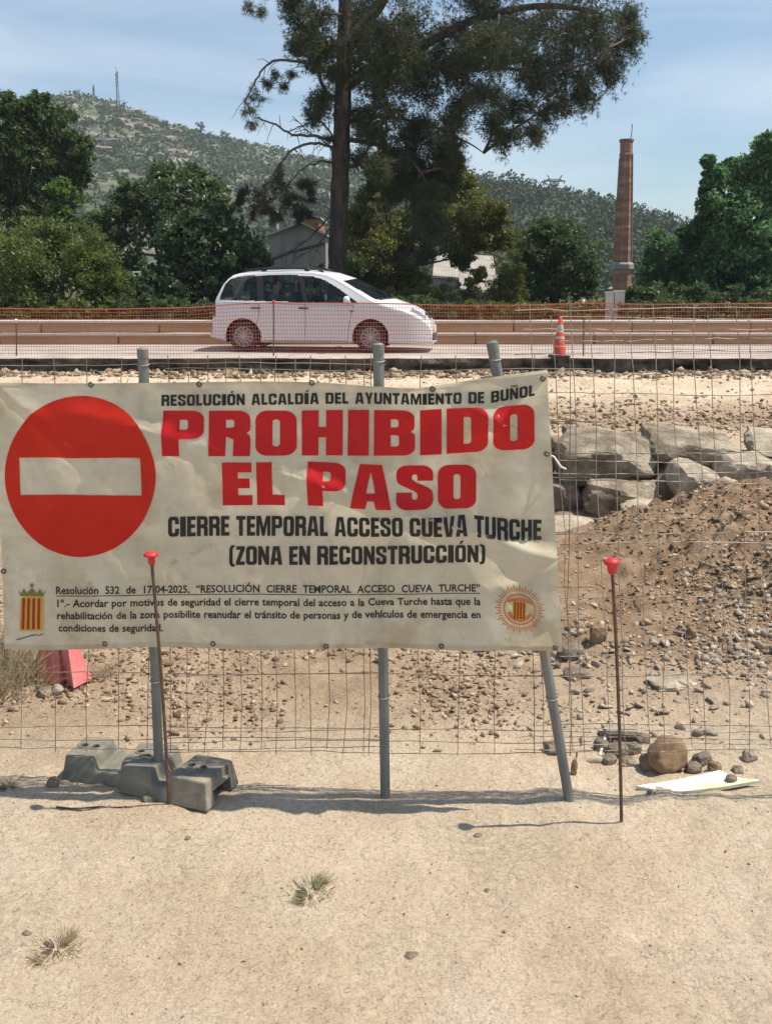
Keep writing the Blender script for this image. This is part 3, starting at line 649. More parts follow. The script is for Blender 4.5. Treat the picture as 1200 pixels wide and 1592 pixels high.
for w_ in T1: conform('heading_word', w_, M['black_ink'], banner)
T2 = textline('PROHIBIDO', 254, 830, bl((254, 708), (480, 708), (640, 706), (760, 700), (830, 696)), 70, s=.41, t=.20, gap=.12)
for w_ in T2: conform('title_word', w_, M['red_ink'], banner)
T3 = textline('EL PASO', 346, 740, bl((346, 786), (480, 785), (600, 789), (740, 789)), 68, s=.41, t=.21, gap=.12, space=.36)
for w_ in T3: conform('title_word', w_, M['red_ink'], banner)
T4 = textline('CIERRE TEMPORAL ACCESO CUEVA TURCHE', 262, 841, bl((262, 834), (560, 833), (680, 831), (730, 829), (790, 836), (841, 837)), 31, s=.36, t=.17, gap=.11, space=.42)
for w_ in T4: conform('notice_word', w_, M['black_ink'], banner)
T5 = textline('(ZONA EN RECONSTRUCCIÓN)', 356, 754, bl((356, 879), (560, 877), (754, 873)), 29, s=.36, t=.17, gap=.11, space=.42)
for w_ in T5: conform('notice_word', w_, M['black_ink'], banner)
# small print: the built-in font, made a little bolder
def fontline(txt, x0, x1, y0, y1, h):
    cu = bpy.data.curves.new('fine_print', 'FONT'); cu.body = txt; cu.size = 10; cu.resolution_u = 2; cu.offset = .22; cu.fill_mode = 'FRONT'; cu.space_word = 1.15
    o = bpy.data.objects.new('fine_print', cu); COL.objects.link(o); bpy.context.view_layer.update()
    m_ = bpy.data.meshes.new_from_object(o.evaluated_get(bpy.context.evaluated_depsgraph_get()))
    P = np.array([v.co[:] for v in m_.vertices]); Fc = [tuple(p.vertices) for p in m_.polygons]
    bpy.data.objects.remove(o); bpy.data.curves.remove(cu); bpy.data.meshes.remove(m_)
    k = (x1 - x0) / (P[:, 0].max() - P[:, 0].min()); X = x0 + (P[:, 0] - P[:, 0].min()) * k
    Y = y0 + (y1 - y0) * (X - x0) / (x1 - x0) - P[:, 1] / 7.3 * h
    return X, Y, Fc
fp = MB()
for txt, x0, x1, y0, y1 in (('Resolución  532  de  17-04-2025,  “RESOLUCIÓN  CIERRE  TEMPORAL  ACCESO  CUEVA  TURCHE”', 89, 746, 922, 920),
                            ('1º.- Acordar por motivos de seguridad el cierre temporal del acceso a la Cueva Turche hasta que la', 91, 747, 942, 941),
                            ('rehabilitación de la zona posibilite reanudar el tránsito de personas y de vehículos de emergencia en', 91, 747, 961, 961),
                            ('condiciones de seguridad.', 93, 253, 980, 982)):
    X, Y, Fc = fontline(txt, x0, x1, y0, y1, 12.0)
    fp = MB(); fp.add(B(X, Y, .0028) - BO, Fc); fp.build('fine_print', M['black_ink'], banner)
conform('underline', [[[(90, 924.4), (746, 922.6), (746, 923.8), (90, 925.6)]]], M['black_ink'], banner)
# no-entry disc with its bar left open
DC = arc(126, 740, 117, 125, 0, 360, 64)[:-1]
conform('no_entry_disc', [[DC, [(31, 711), (219, 711), (222, 769), (33, 769)]]], M['disc_ink'], banner, step=11)
# shield with a crown, left
sh = lambda x0, y0, x1, y1: [(x0, y0), (x1, y0), (x1, y0 + (y1 - y0) * .78)] + arc((x0 + x1) / 2, y0 + (y1 - y0) * .78, (x1 - x0) / 2, (y1 - y0) * .22, 0, -180, 8)[1:] + [(x0, y0)]
shield = conform('crest', [[[(x, y) for x, y in rr(33, 927, 70, 979, 6, 7, 1, 1, 0, 0)]]], M['gold_ink'], banner)
conform('red_stripes', [[[(x, 929), (x + 4.2, 929), (x + 4.2, 976), (x, 976)]] for x in (36.5, 44.5, 52.5, 60.5)], M['crimson_ink'], shield, .0054)
crown = [[(29, 916), (34, 922), (38, 914), (43, 921), (48, 916), (51, 913), (54, 916), (59, 921), (64, 914), (68, 922), (73, 916), (69, 926), (33, 926)], [(49.6, 906), (52.4, 906), (52.4, 913), (49.6, 913)], [(47, 908), (49.6, 908), (49.6, 910), (47, 910)], [(52.4, 908), (55, 908), (55, 910), (52.4, 910)]]
conform('crown', [[q] for q in crown], M['green_ink'], shield)
conform('signature_scrawl', [[[(28, 992), (40, 989), (52, 985), (60, 984), (60, 985.2), (50, 987), (40, 990.5), (29, 993.5)]], [[(60, 986), (70, 983), (70, 984.2), (60, 987.2)]]], M['black_ink'], banner)
# rayed round emblem, right
rays = []
for k in range(48):
    a = 2 * math.pi * k / 48; r0_, r1_ = 28.5, (38 if k % 2 == 0 else 34.5); w_ = 1.0
    ca, sa = math.cos(a), math.sin(a)
    rays.append([[(807 + ca * r0_ - sa * w_, 944 + sa * r0_ + ca * w_), (807 + ca * r1_ - sa * .7, 944 + sa * r1_ + ca * .7), (807 + ca * r1_ + sa * .7, 944 + sa * r1_ - ca * .7), (807 + ca * r0_ + sa * w_, 944 + sa * r0_ - ca * w_)]])
emb = conform('emblem', rays, M['orange_ink'], banner)
conform('ring', [[arc(807, 944, 25, 25, 0, 360, 36)[:-1], arc(807, 944, 22.5, 22.5, 0, 360, 36)[:-1]], [arc(807, 944, 20, 20, 20, 160, 12) + arc(807, 944, 14.5, 14.5, 160, 20, 12)]], M['orange_ink'], emb)
eshield = conform('emblem_shield', [[rr(796, 931, 817, 961, 4, 5, 1, 1, 0, 0)]], M['gold_ink'], emb)
conform('red_stripes', [[[(x, 932), (x + 2.4, 932), (x + 2.4, 959), (x, 959)]] for x in (798.5, 803, 807.5, 812)], M['crimson_ink'], emb, .0054)
conform('emblem_wreath', [[arc(807, 936, 20, 11, 185, 355, 12) + arc(807, 934, 13, 4, 355, 185, 12)]], M['orange_ink'], emb, .0054)
# ---- eyelets and ties
for (x, y) in ((141, 598), (310, 597), (485, 592 + 3), (673, 596 + 6), (842, 586), (6, 888), (849, 703), (164, 1000), (331, 1001), (507, 1004), (686, 1005), (862, 1003)):
    c = B(x, y, .003)[0] - BO; eb = MB()
    a = np.linspace(0, 2 * math.pi, 15); ex = np.array((-FDIR[0], -FDIR[1], 0)); ez = np.array((0, 0, 1))
    eb.tube([c + (math.cos(q) * ex + math.sin(q) * ez) * .0085 for q in a], .0035, 6, cap=False)
    eb.build('eyelet', M['grommet'], banner, smooth=True)
tie = MB(); c = B(849, 703, .004)[0] - BO
tie.tube([c, c + np.array((.03, .02, -.015)), c + np.array((.055, .0, -.05)), c + np.array((.075, .01, -.06))], .004, 5)
tie.build('tie_cord', M['pvc'], banner, smooth=True)

# ------------------------------------------------------------------ plastic fence feet
def foot(loc, rz, label, L_=.60, W_=.22, H_=.118):
    root = empty('plastic_ballast_block', loc, label, 'fence foot', 'grey plastic fence feet', rz)
    h = L_ / 2; w = W_ / 2
    prf = [(-h, 0), (-h + .016, H_), (-h + .145, H_), (-h + .162, H_ * .50), (h - .205, H_ * .50), (h - .190, H_), (h - .016, H_), (h, 0)]
    mb = MB(); n = len(prf); y = lambda z: w - .022 * z / H_
    mb.add([(x, -y(z), z) for x, z in prf] + [(x, y(z), z) for x, z in prf], [tuple(range(n))[::-1], tuple(range(n, 2 * n))] + [(i, (i + 1) % n, n + (i + 1) % n, n + i) for i in range(n)])
    o = mb.build('body', M['rubber_grey'], root, bevel=.008)
    cut = MB(); cut.box((h - .02, 0, .02), (.16, W_ * .52, .085)); cut.box((h - .004, w * .30, H_), (.035, .05, .09))
    cut.box((-.02, 0, -.0), (L_ * .45, W_ * .55, .03))
    for x in (-h + .055, -h + .108, h - .150, h - .098): 
        a = [(.017, H_ - .07), (.017, H_ + .05)]; q = MB(); q.lathe(a, (x, 0, 0), 14); v = q.v[0]; m_ = 14
        cut.add(v, q.f + [tuple(range(m_))[::-1], tuple(range(m_, 2 * m_))])
    co = cut.build('cutter', M['rubber_grey'], root); bm = bmesh.new(); bm.from_mesh(co.data); bmesh.ops.recalc_face_normals(bm, faces=bm.faces); bm.to_mesh(co.data); bm.free(); md = o.modifiers.new('b', 'BOOLEAN'); md.operation = 'DIFFERENCE'; md.object = co; md.solver = 'EXACT'; md.use_self = True
    bpy.context.view_layer.update()
    m2 = bpy.data.meshes.new_from_object(o.evaluated_get(bpy.context.evaluated_depsgraph_get())); o.modifiers.clear(); o.data = m2; bpy.data.objects.remove(co)
    for k, x in enumerate((-h + .055, -h + .108, h - .150, h - .098)):
        a = np.linspace(0, 2 * math.pi, 19); sb = MB(); sb.tube([(x + .0215 * math.cos(q), .0215 * math.sin(q), H_ + .001) for q in a], .004, 5, cap=False); sb.build('socket_rim', M['rubber_grey'], root, smooth=True)
    return root
p = gr(190, 1208); foot((p[0], p[1] + .03, tz(p[0], p[1]) - .004), R(-12), 'grey plastic fence foot behind, holding the left post', .47, .23)
p = gr(277, 1233); foot((p[0], p[1] + .03, tz(p[0], p[1]) - .006), R(-22), 'grey plastic fence foot in front with a hand-hold at its right end', .43, .26)

# ------------------------------------------------------------------ capped rebar stakes
def stake(b, t, label, Yt=0, flat=False, r=.0065, mcap='redcap', cap=1.0):
    root = empty('capped_stake', b, label, 'stake', None); d = np.array(t) - np.array(b)
    mb = MB(); tt = np.linspace(-.06, 1, 60); rad = r * (1 + .10 * (np.arange(60) % 2))
    bow = np.array((.006, 0, 0))
    mb.tube([d * q + bow * math.sin(max(q, 0) * math.pi) for q in tt], rad, 8); mb.build('bar', M['rebar'], root)
    u = d / np.linalg.norm(d); cb_ = MB()
    prof = [(.012, -.034), (.0135, -.03), (.0135, -.004), (.0285, .0), (.0295, .005), (.024, .011), (.012, .016), (.001, .0175)] if flat else [(.0125, -.045), (.0155, -.04), (.020, -.012), (.030, -.004), (.031, .003), (.024, .010), (.012, .016), (.001, .018)]
    cb_.lathe([(a * cap, z * cap) for a, z in prof], (0, 0, 0), 20)
    v = np.concatenate(cb_.v); q = Vector((0, 0, 1)).rotation_difference(Vector(u)); v = np.array([tuple(q @ Vector(x)) for x in v]) + d
    cb_.v = [v]; cb_.build('cap', M[mcap], root, smooth=True)
    return root
b0 = gr(263, 1253); t0 = at(235, 864, b0[1] - .02); stake(b0, t0, 'rusty rebar stake with flat red cap standing before the left fence feet', flat=True)
b1 = gr(966, 1277); t1 = at(951, 874, b1[1] - .02); stake(b1, t1, 'rusty rebar stake with red cap standing right of the banner')

# ------------------------------------------------------------------ stones
def ico(sub):
    bm = bmesh.new(); bmesh.ops.create_icosphere(bm, subdivisions=sub, radius=1); v = np.array([x.co[:] for x in bm.verts]); f = [tuple(q.index for q in p.verts) for p in bm.faces]; bm.free(); return v, f
ICO1, ICO2, ICO4 = ico(1), ico(2), ico(4)
def rock_mesh(size, seed, block=.5, rough=.10, cuts=7, base=ICO4, fine=1.0):
    rg = np.random.default_rng(seed); v, f = base; v = v.copy()
    vb = v / np.abs(v).max(1, keepdims=True); vb = vb / (np.linalg.norm(vb, axis=1, keepdims=True) ** .12); v = v * (1 - block) + vb * block
    v = v + 0
    for k in range(cuts):                              # facets
        n = rg.normal(size=3); n /= np.linalg.norm(n); d = rg.uniform(.66, .93) * np.abs(v @ n).max()
        s = v @ n; v = v - np.maximum(s - d, 0)[:, None] * n * .985
    o = rg.uniform(-50, 50, 3)
    for fr, am in ((1.3, rough), (3.1, rough * .5), (7.5, rough * .25 * fine), (16, rough * .12 * fine)):
        q = np.array([mnoise.noise(Vector(x * fr + o)) for x in v]); v = v * (1 + am * q)[:, None]
    return v * np.asarray(size) / 2, f
def stone(name, c, size, seed, m, label, cat='stone', group=None, rot=0, tilt=0, block=.5, rough=.12, cuts=7, base=None):
    v, f = rock_mesh(size, seed, block, rough, cuts, base or ICO4); b = MB(); b.add(v, f)
    o = b.build(name, M[m], smooth=(sum(size) > .9)); o.location = c; o.rotation_euler = (R(tilt), R(tilt * .5), R(rot))
    me = o.data
    try: me.set_sharp_from_angle(angle=R(22)) if sum(size) > .9 else (me.shade_smooth() if block < .1 else None)
    except Exception: pass
    return tag(o, label, cat, group)
# rip-rap blocks lining the ditch: px rect on the photo, Y, label
RIP = [((868, 676, 1012, 748), 10.75, 'stone_grey', 'broad sunlit slab at the top left of the ditch wall', .75),
       ((1000, 674, 1140, 722), 10.9, 'stone_grey', 'long flat sunlit slab at the top right of the ditch wall', .7),
       ((900, 734, 1012, 797), 10.6, 'stone_grey', 'squared grey block in the middle of the ditch wall', .95),
       ((1008, 708, 1080, 790), 10.75, 'stone_dark', 'tall shaded boulder right of the squared grey block', .6),
       ((1040, 718, 1115, 790), 10.3, 'stone_pale', 'pale angular boulder where the heap meets the ditch wall', .55),
       ((1112, 702, 1215, 765), 10.5, 'stone_pale', 'pale boulder half buried at the right edge of the photo', .5),
       ((1104, 752, 1168, 792), 9.5, 'stone_grey', 'small wedge-shaped boulder on the crest of the brown heap', .4),
       ((850, 742, 900, 792), 10.6, 'stone_dark', 'dark block partly hidden behind the banner edge', .9),
       ((856, 790, 985, 826), 10.45, 'stone_dark', 'dark low course stone at the foot of the ditch wall', .85),
       ((846, 818, 950, 856), 9.7, 'stone_pale', 'bright flat stone lying in the ditch', .5),
       ((972, 788, 1040, 806), 9.9, 'stone_pale', 'thin pale stone on the crest of the heap below the wall', .5),
       ((850, 680, 884, 702), 11.2, 'stone_brown', 'rounded tan stone beside the banner at the top of the wall', .2),
       ((730, 690, 850, 760), 10.8, 'stone_grey', 'ditch wall block behind the banner', .7),
       ((1160, 676, 1240, 705), 11.0, 'stone_pale', 'pale flat stone behind the half buried boulder', .5)]
for i, ((x0, y0, x1, y1), Y, m, lab, bk) in enumerate(RIP):
    c = at((x0 + x1) / 2, (y0 + y1) / 2, Y); k = mpp((y0 + y1) / 2, Y)
    stone('boulder', c, ((x1 - x0) * k * 1.02, .75 if x1 - x0 > 60 else .5, (y1 - y0) * k * 1.0), 200 + i, m, lab, 'boulder', 'boulders lining the ditch', rg_rot := random.uniform(-6, 6), random.uniform(6, 12), min(bk + .1, 1), .13, 4)
for k in range(46):                                   # chinking stones packed between the blocks
    px, py = random.uniform(850, 1110), random.uniform(722, 812); Y = 11.05; c = at(px, py, Y); w = random.uniform(.12, .34)
    stone('chinking_stone', c, (w, w, w * random.uniform(.5, .8)), 400 + k, random.choice(['stone_dark', 'stone_dark', 'stone_grey', 'stone_brown']), 'small stone wedged in the gaps of the ditch wall', 'stone', 'chinking stones in the ditch wall', random.uniform(0, 90), random.uniform(-20, 20), .5, .12, 5, ICO2)
def gstone(px, py, wpx, hpx, m, label, seed, block=.3, group=None, name='stone', sink=.3, rough=.14, cuts=6):
    p = hit(px, py + hpx * .5); k = np.linalg.norm(p - CAM) / F * .95
    sz = (wpx * k, wpx * k * random.uniform(.7, .95), hpx * k * 1.15)
    stone(name, (p[0], p[1] + sz[1] * .3, p[2] + sz[2] * (.5 - sink * .5)), sz, seed, m, label, 'stone', group, random.uniform(0, 20), 0, block, rough, cuts, ICO2 if wpx < 22 else ICO4)
gstone(1040, 1174, 64, 56, 'stone_brown', 'rounded brown boulder beside the white board', 301, .0, name='boulder', cuts=2)
gstone(1093, 1182, 30, 22, 'stone_dark', 'grey stone just right of the rounded brown boulder', 302, .5)
gstone(1078, 1196, 28, 16, 'stone_dark', 'dark stone at the lower right foot of the brown boulder', 303, .4)
gstone(1112, 1194, 22, 16, 'stone_brown', 'small tan stone above the white board', 304, .3)
gstone(1168, 1176, 26, 18, 'stone_pale', 'pale rounded stone near the right edge above the board', 305, .3)
gstone(1148, 1198, 20, 14, 'stone_grey', 'small grey stone right of the white board', 306, .3)
gstone(1012, 1186, 34, 26, 'stone_dark', 'dark rubble stone at the left foot of the brown boulder', 307, .5)
gstone(890, 1015, 42, 26, 'stone_dark', 'dark stone at the toe of the heap beside the banner corner', 308, .4)
gstone(930, 985, 30, 30, 'stone_brown', 'brown wedge stone on the heap right of the banner corner', 309, .4)
gstone(1075, 985, 18, 22, 'stone_brown', 'upright tan stone in the middle of the heap', 310, .4)
gstone(895, 1050, 34, 18, 'stone_dark', 'flat dark stone below the banner corner', 311, .6)
gstone(1045, 1066, 66, 10, 'stone_pale', 'long thin pale slab at the toe of the heap', 312, .8)
gstone(88, 1073, 20, 18, 'stone_pale', 'round pale stone in front of the red plastic piece', 313, .2)
gstone(68, 1078, 24, 14, 'stone_grey', 'grey stone left of the round pale stone', 314, .4)
gstone(82, 1218, 20, 17, 'stone_dark', 'grey stone at the left end of the fence feet', 315, .4)
gstone(231, 1242, 20, 14, 'stone_grey', 'small grey stone against the front fence foot', 316, .4)
gstone(640, 1489, 23, 9, 'stone_dark', 'flat purple-grey pebble alone on the foreground ground', 317, .3)
gstone(41, 1454, 14, 10, 'stone_dark', 'dark pebble left of the nearer grass tuft', 318, .4)
gstone(743, 1301, 15, 8, 'stone_dark', 'dark pebble on the bare ground below the leaning post', 319, .4)
gstone(292, 1304, 9, 6, 'stone_dark', 'tiny dark pebble below the front fence foot', 320, .4)
gstone(757, 1387, 11, 7, 'stone_dark', 'dark pebble right of the farther grass tuft', 321, .4)
gstone(862, 1428, 9, 6, 'stone_dark', 'tiny dark pebble in the right foreground', 322, .4)
gstone(230, 1404, 12, 5, 'stone_pale', 'flat white pebble left of the farther grass tuft', 323, .4)
gstone(893, 1192, 12, 26, 'stone_brown', 'upright brown stone at the foot of the leaning post', 324, .5)
gstone(862, 1165, 36, 14, 'stone_dark', 'dark broken lump behind the leaning post', 325, .5)
gstone(260, 1030, 20, 9, 'stone_brown', 'brown clod just below the banner by the left post', 326, .4)
gstone(1010, 1232, 10, 7, 'stone_dark', 'tiny dark stone in front of the left tip of the board', 327, .3)
# loose gravel and rubble, uncountable
def gravel(name, n, region, dens, smin, smax, m, label, base=ICO1, power=2.2, flat=.7):
    x0, x1, y0, y1 = region; X = rng.uniform(x0, x1, n * 6); Y = rng.uniform(y0, y1, n * 6)
    keep = rng.uniform(size=n * 6) < dens(X, Y); X = X[keep][:n]; Y = Y[keep][:n]; k = len(X)
    S = smin + (smax - smin) * rng.uniform(size=k) ** power * (rng.uniform(size=k) ** .6)
    Z = terrain(X, Y); v0, f0 = base; nv = len(v0); F0 = np.array(f0)
    V = np.repeat(v0[None], k, 0) * (1 + .20 * rng.normal(size=(k, nv, 1)).clip(-1.6, 1.6))
    for _ in range(6):                                 # random flat facets
        pn = rand_unit(k); sd = np.einsum('kvj,kj->kv', V, pn); V = V - np.maximum(sd - rng.uniform(.18, .62, (k, 1)), 0)[..., None] * pn[:, None]
    V *= np.stack([rng.uniform(.6, 1.6, k), rng.uniform(.55, 1.2, k), rng.uniform(.4, 1.0, k) * flat / .7], 1)[:, None]
    a = rng.uniform(0, 2 * math.pi, k); c, s = np.cos(a), np.sin(a)
    V = np.stack([V[..., 0] * c[:, None] - V[..., 1] * s[:, None], V[..., 0] * s[:, None] + V[..., 1] * c[:, None], V[..., 2]], -1) * (S / 2)[:, None, None]
    V += np.stack([X, Y, Z + S * .10], 1)[:, None]
    me = bpy.data.meshes.new(name); me.vertices.add(k * nv); me.vertices.foreach_set('co', V.reshape(-1).astype(np.float32))
    Fa = (F0[None] + (np.arange(k) * nv)[:, None, None]).reshape(-1); me.loops.add(len(Fa)); me.loops.foreach_set('vertex_index', Fa.astype(np.int32))
    me.polygons.add(len(Fa) // 3); me.polygons.foreach_set('loop_start', np.arange(0, len(Fa), 3, dtype=np.int32)); me.update(calc_edges=True)
    o = link(name, me, m); return tag(o, label, 'gravel', kind='stuff')
def gravel_mat(name, stops):
    m = bpy.data.materials.new(name); m.use_nodes = True; nt = m.node_tree; p = nt.nodes['Principled BSDF']; p.inputs['Roughness'].default_value = .95; p.inputs['Specular IOR Level'].default_value = .2
    g = N(nt, 'ShaderNodeNewGeometry'); cr = N(nt, 'ShaderNodeValToRGB'); e = cr.color_ramp.elements
    e[0].position, e[0].color = stops[0][0], stops[0][1] + (1,); e[1].position, e[1].color = stops[-1][0], stops[-1][1] + (1,)
    for q, c in stops[1:-1]: k = e.new(q); k.color = c + (1,)
    nt.links.new(g.outputs['Random Per Island'], cr.inputs['Fac']); nt.links.new(cr.outputs['Color'], p.inputs['Base Color']); return m
GM1 = gravel_mat('mixed_gravel', [(0, (.20, .14, .09)), (.4, (.34, .25, .17)), (.7, (.40, .32, .235)), (1, (.50, .43, .34))])
GM2 = gravel_mat('grey_rubble', [(0, (.19, .15, .115)), (.4, (.31, .26, .205)), (.75, (.40, .335, .26)), (1, (.50, .435, .35))])
GM4 = gravel_mat('brown_clods', [(0, (.12, .08, .05)), (.5, (.25, .18, .115)), (1, (.44, .35, .25))])
GM3 = gravel_mat('sandy_grit', [(0, (.24, .19, .14)), (.3, (.44, .35, .25)), (.75, (.55, .45, .33)), (1, (.64, .57, .46))])
def d_rubble(X, Y):   # grey rubble: right edge of the heap, its toe, under the banner corner
    return np.clip(1.3 * np.exp(-((X - 2.75) / .55) ** 2 - ((Y - 6.1) / .8) ** 2) + .9 * np.exp(-((Y - 5.75 + .1 * X) / .28) ** 2 - ((X - 1.4) / 1.0) ** 2) + .5 * np.exp(-((X - 1.25) / .25) ** 2 - ((Y - 4.75) / .25) ** 2) + .35 * np.exp(-((X - 2.3) / .9) ** 2 - ((Y - 5.0) / .5) ** 2), 0, 1) * (.4 + 1.2 * (vnoise(X, Y, 2.3, 61) + .5))
gravel('grey_rubble', 5200, (-1, 5.5, 4.2, 8.2), d_rubble, .010, .095, GM2, 'heap of grey rubble stones at the right toe of the earth heap', ICO1, 1.5, .8)
gravel('gravel', 10000, (-3.5, 5, 4.7, 9.2), lambda X, Y: (.2 + .8 * (vnoise(X, Y, 1.7, 62) + .5)) * (.45 + .55 * sst(4.7, 5.6, Y)), .008, .06, GM1, 'loose mixed gravel behind the fence', ICO1, 2.6)
gravel('earth_clods', 11000, (.4, 5.5, 4.9, 8.6), lambda X, Y: np.clip(heap(X, Y) * 9, 0, 1) * (.3 + .7 * (vnoise(X, Y, 2.6, 67) + .5)), .008, .085, GM4, 'brown earth clods over the heap', ICO1, 2.6)
gravel('earth_clods', 16000, (-3.2, 3.6, 4.25, 6.8), lambda X, Y: sst(4.25, 4.9, Y) * sst(-.2, .25, vnoise(X, Y, 1.6, 18)), .008, .062, GM4, 'brown clods on the rough ground behind the fence', ICO1, 2.4)
gravel('cut_rubble', 2600, (-9, 9, 18.9, 20.15), lambda X, Y: .8 + 0 * X, .04, .26, GM4, 'dark rubble along the foot of the road cut', ICO1, 1.6)
gravel('earth_clods', 6000, (-8, 9, 11.6, 17), lambda X, Y: np.exp(-((Y - 14.0 + .1 * X) / 1.5) ** 2), .02, .16, GM4, 'brown clods on the flat ground before the road', ICO1, 2.2)
gravel('field_stones', 11000, (-8, 9, 11.3, 19.8), lambda X, Y: .15 + .9 * np.exp(-((Y - 14.2 + .1 * X) / 1.4) ** 2) + .9 * np.exp(-((Y - 12) / .5) ** 2), .018, .13, GM1, 'loose stones on the pale flat ground before the road', ICO1, 2.4)
gravel('grit', 14000, (-2.6, 2.8, 2.2, 5.0), lambda X, Y: .35 + .65 * (vnoise(X, Y, 1.2, 63) > .05), .003, .014, GM3, 'fine grit scattered on the foreground', ICO1, 3.0)
gravel('grit', 1400, (-2.6, 2.8, 2.4, 5.0), lambda X, Y: .5 + 0 * X, .005, .020, GM4, 'sparse darker pebbles scattered on the foreground', ICO1, 2.0)

# ------------------------------------------------------------------ small litter
def blades(n, r0, h, spread, w=.004, lean=.5):
    a = rng.uniform(0, 2 * math.pi, n); a = a + .8 * np.sin(a * 2 + 1); rr_ = r0 * rng.uniform(0, 1, n) ** .6; base = np.stack([rr_ * np.cos(a), rr_ * np.sin(a), np.zeros(n)], 1)
    d = np.stack([np.cos(a) * spread, np.sin(a) * spread, np.ones(n)], 1) * rng.uniform(.5, 1.1, (n, 1)) + rng.normal(size=(n, 3)) * .45 * np.array((1, 1, .2))
    L_ = h * rng.uniform(.45, 1.1, (n, 1)); d = d / np.linalg.norm(d, axis=1, keepdims=True) * L_; side = np.cross(d, rand_unit(n)); side /= np.linalg.norm(side, axis=1, keepdims=True); side *= w / 2
    mid = base + d * .55 + np.array((0, 0, 1)) * L_ * .05; tip = base + d - np.array((0, 0, 1)) * L_ * .12 * lean
    V = np.concatenate([np.stack([base - side, base + side, mid + side * .8, mid - side * .8], 1), np.stack([mid - side * .8, mid + side * .8, tip + side * .15, tip - side * .15], 1)])
    return V
def tuft(px, py, n, r0, h, spread, m, label, w=.004):
    p = hit(px, py); root = empty('grass_tuft', p, label, 'grass tuft', 'grass tufts on the bare ground')
    link('blades', quads_mesh('blades', blades(n, r0, h, spread, w)), M[m], root)
    st = MB()
    for k in range(9):
        a = rng.uniform(0, 6.28); st.tube([(0, 0, -.01), (math.cos(a) * .02, math.sin(a) * .02, .012), (math.cos(a) * .05, math.sin(a) * .05, .014)], .0022, 4)
    st.build('root_stems', M['twig'], root)
    return root
tuft(482, 1390, 260, .075, .060, 1.0, 'grass_green', 'grey-green grass tuft in the middle of the foreground', .0035)
tuft(87, 1478, 230, .080, .052, 1.1, 'grass_dry', 'dry straw-coloured grass tuft at the lower left', .003)
tuft(14, 1226, 26, .008, .075, .35, 'grass_dry', 'tiny upright dead sprig left of the fence feet', .005)
tuft(20, 1072, 420, .20, .34, .55, 'grass_dry', 'tall dry grass clump at the left edge beside the red plastic piece', .005)
tuft(-40, 1068, 500, .25, .42, .4, 'grass_dry', 'tall dry grass at the far left edge behind the banner', .005)
tuft(165, 1052, 90, .06, .12, .8, 'grass_dry', 'flattened dry grass right of the red plastic piece', .004)
# red plastic barrier piece
p = hit(84, 1056); root = empty('barrier_piece', p, 'faded red plastic barrier lying behind the banner at the left', 'plastic barrier', rz=R(-24))
root.scale = (.62, .62, .78)
mb = MB(); mb.add([(-.13, -.09, 0), (.14, -.09, 0), (.14, .16, 0), (-.13, .16, 0), (-.11, .0, .30), (.075, .0, .30), (.075, .10, .30), (-.11, .10, .30)], [(3, 2, 1, 0), (4, 5, 6, 7), (0, 1, 5, 4), (1, 2, 6, 5), (2, 3, 7, 6), (3, 0, 4, 7)])
mb.build('shell', M['barrier_red'], root, bevel=.01)
mb = MB(); mb.add([(.143, -.02, .005), (.143, .10, .005), (.30, .14, .0), (.30, -.10, .0), (.082, .0, .30), (.082, .09, .30), (.20, .10, .25), (.20, -.02, .25)], [(3, 2, 1, 0), (4, 5, 6, 7), (0, 1, 5, 4), (1, 2, 6, 5), (2, 3, 7, 6), (3, 0, 4, 7)])
mb.build('end_flange', M['barrier_red'], root, bevel=.006)
# white board lying at the right, with a stone on it
pts = [(988, 1222), (1040, 1216), (1098, 1206), (1118, 1200), (1140, 1212), (1182, 1220), (1120, 1227), (1062, 1231), (1035, 1231)]
c = hit(1085, 1218); W_ = np.array([gr(x, y, c[2] + .015) for x, y in pts]); mb = MB(); n = len(W_)
bend = np.array([0, .004, .01, .008, .012, .02, .008, .0, .0])
top = W_ - c + np.stack([0 * bend, 0 * bend, bend], 1); bot = top - (0, 0, .014)
mb.add(np.concatenate([top, bot]), [tuple(range(n))[::-1], tuple(range(n, 2 * n))] + [(i, (i + 1) % n, n + (i + 1) % n, n + i) for i in range(n)])
o = mb.build('board', M['board']); o.location = c; tag(o, 'yellowed white board lying flat on the ground at the right', 'board')
q = gr(1137, 1213, c[2] + .03); stone('stone', (q[0], q[1], c[2] + .035), (.05, .045, .035), 340, 'stone_dark', 'dark stone resting on the white board', 'stone', base=ICO2)
# white plastic strip and broken slab rubble
a_, b_ = hit(932, 1178), hit(945, 1140); mb = MB(); mb.tube([(0, 0, .01), (b_ - a_) * .5 + (0, 0, .02), b_ - a_ + np.array((0, 0, .03))], .0065, 6); o = mb.build('plastic_strip', M['pvc']); o.location = a_; tag(o, 'white plastic strip leaning on the rubble left of the right stake', 'plastic strip')
p = hit(965, 1150); mb = MB(); mb.box((0, 0, .05), (.17, .10, .022), np.array([[1, 0, .05], [0, 1, .12], [-.05, -.12, 1]])); o = mb.build('slab_fragment', M['stone_pale'], bevel=.003); o.location = p; tag(o, 'broken pale slab on the small rubble pile behind the right stake', 'slab')
for i, (x, y, w, h) in enumerate([(935, 1160, 24, 22), (962, 1168, 30, 20), (985, 1165, 26, 18), (948, 1182, 22, 14), (975, 1186, 24, 14), (1000, 1150, 22, 14)]):
    gstone(x, y, w, h, 'stone_dark' if i % 2 else 'stone_grey', 'grey stone in the small rubble pile behind the right stake', 350 + i, .5, 'stones of the small rubble pile')
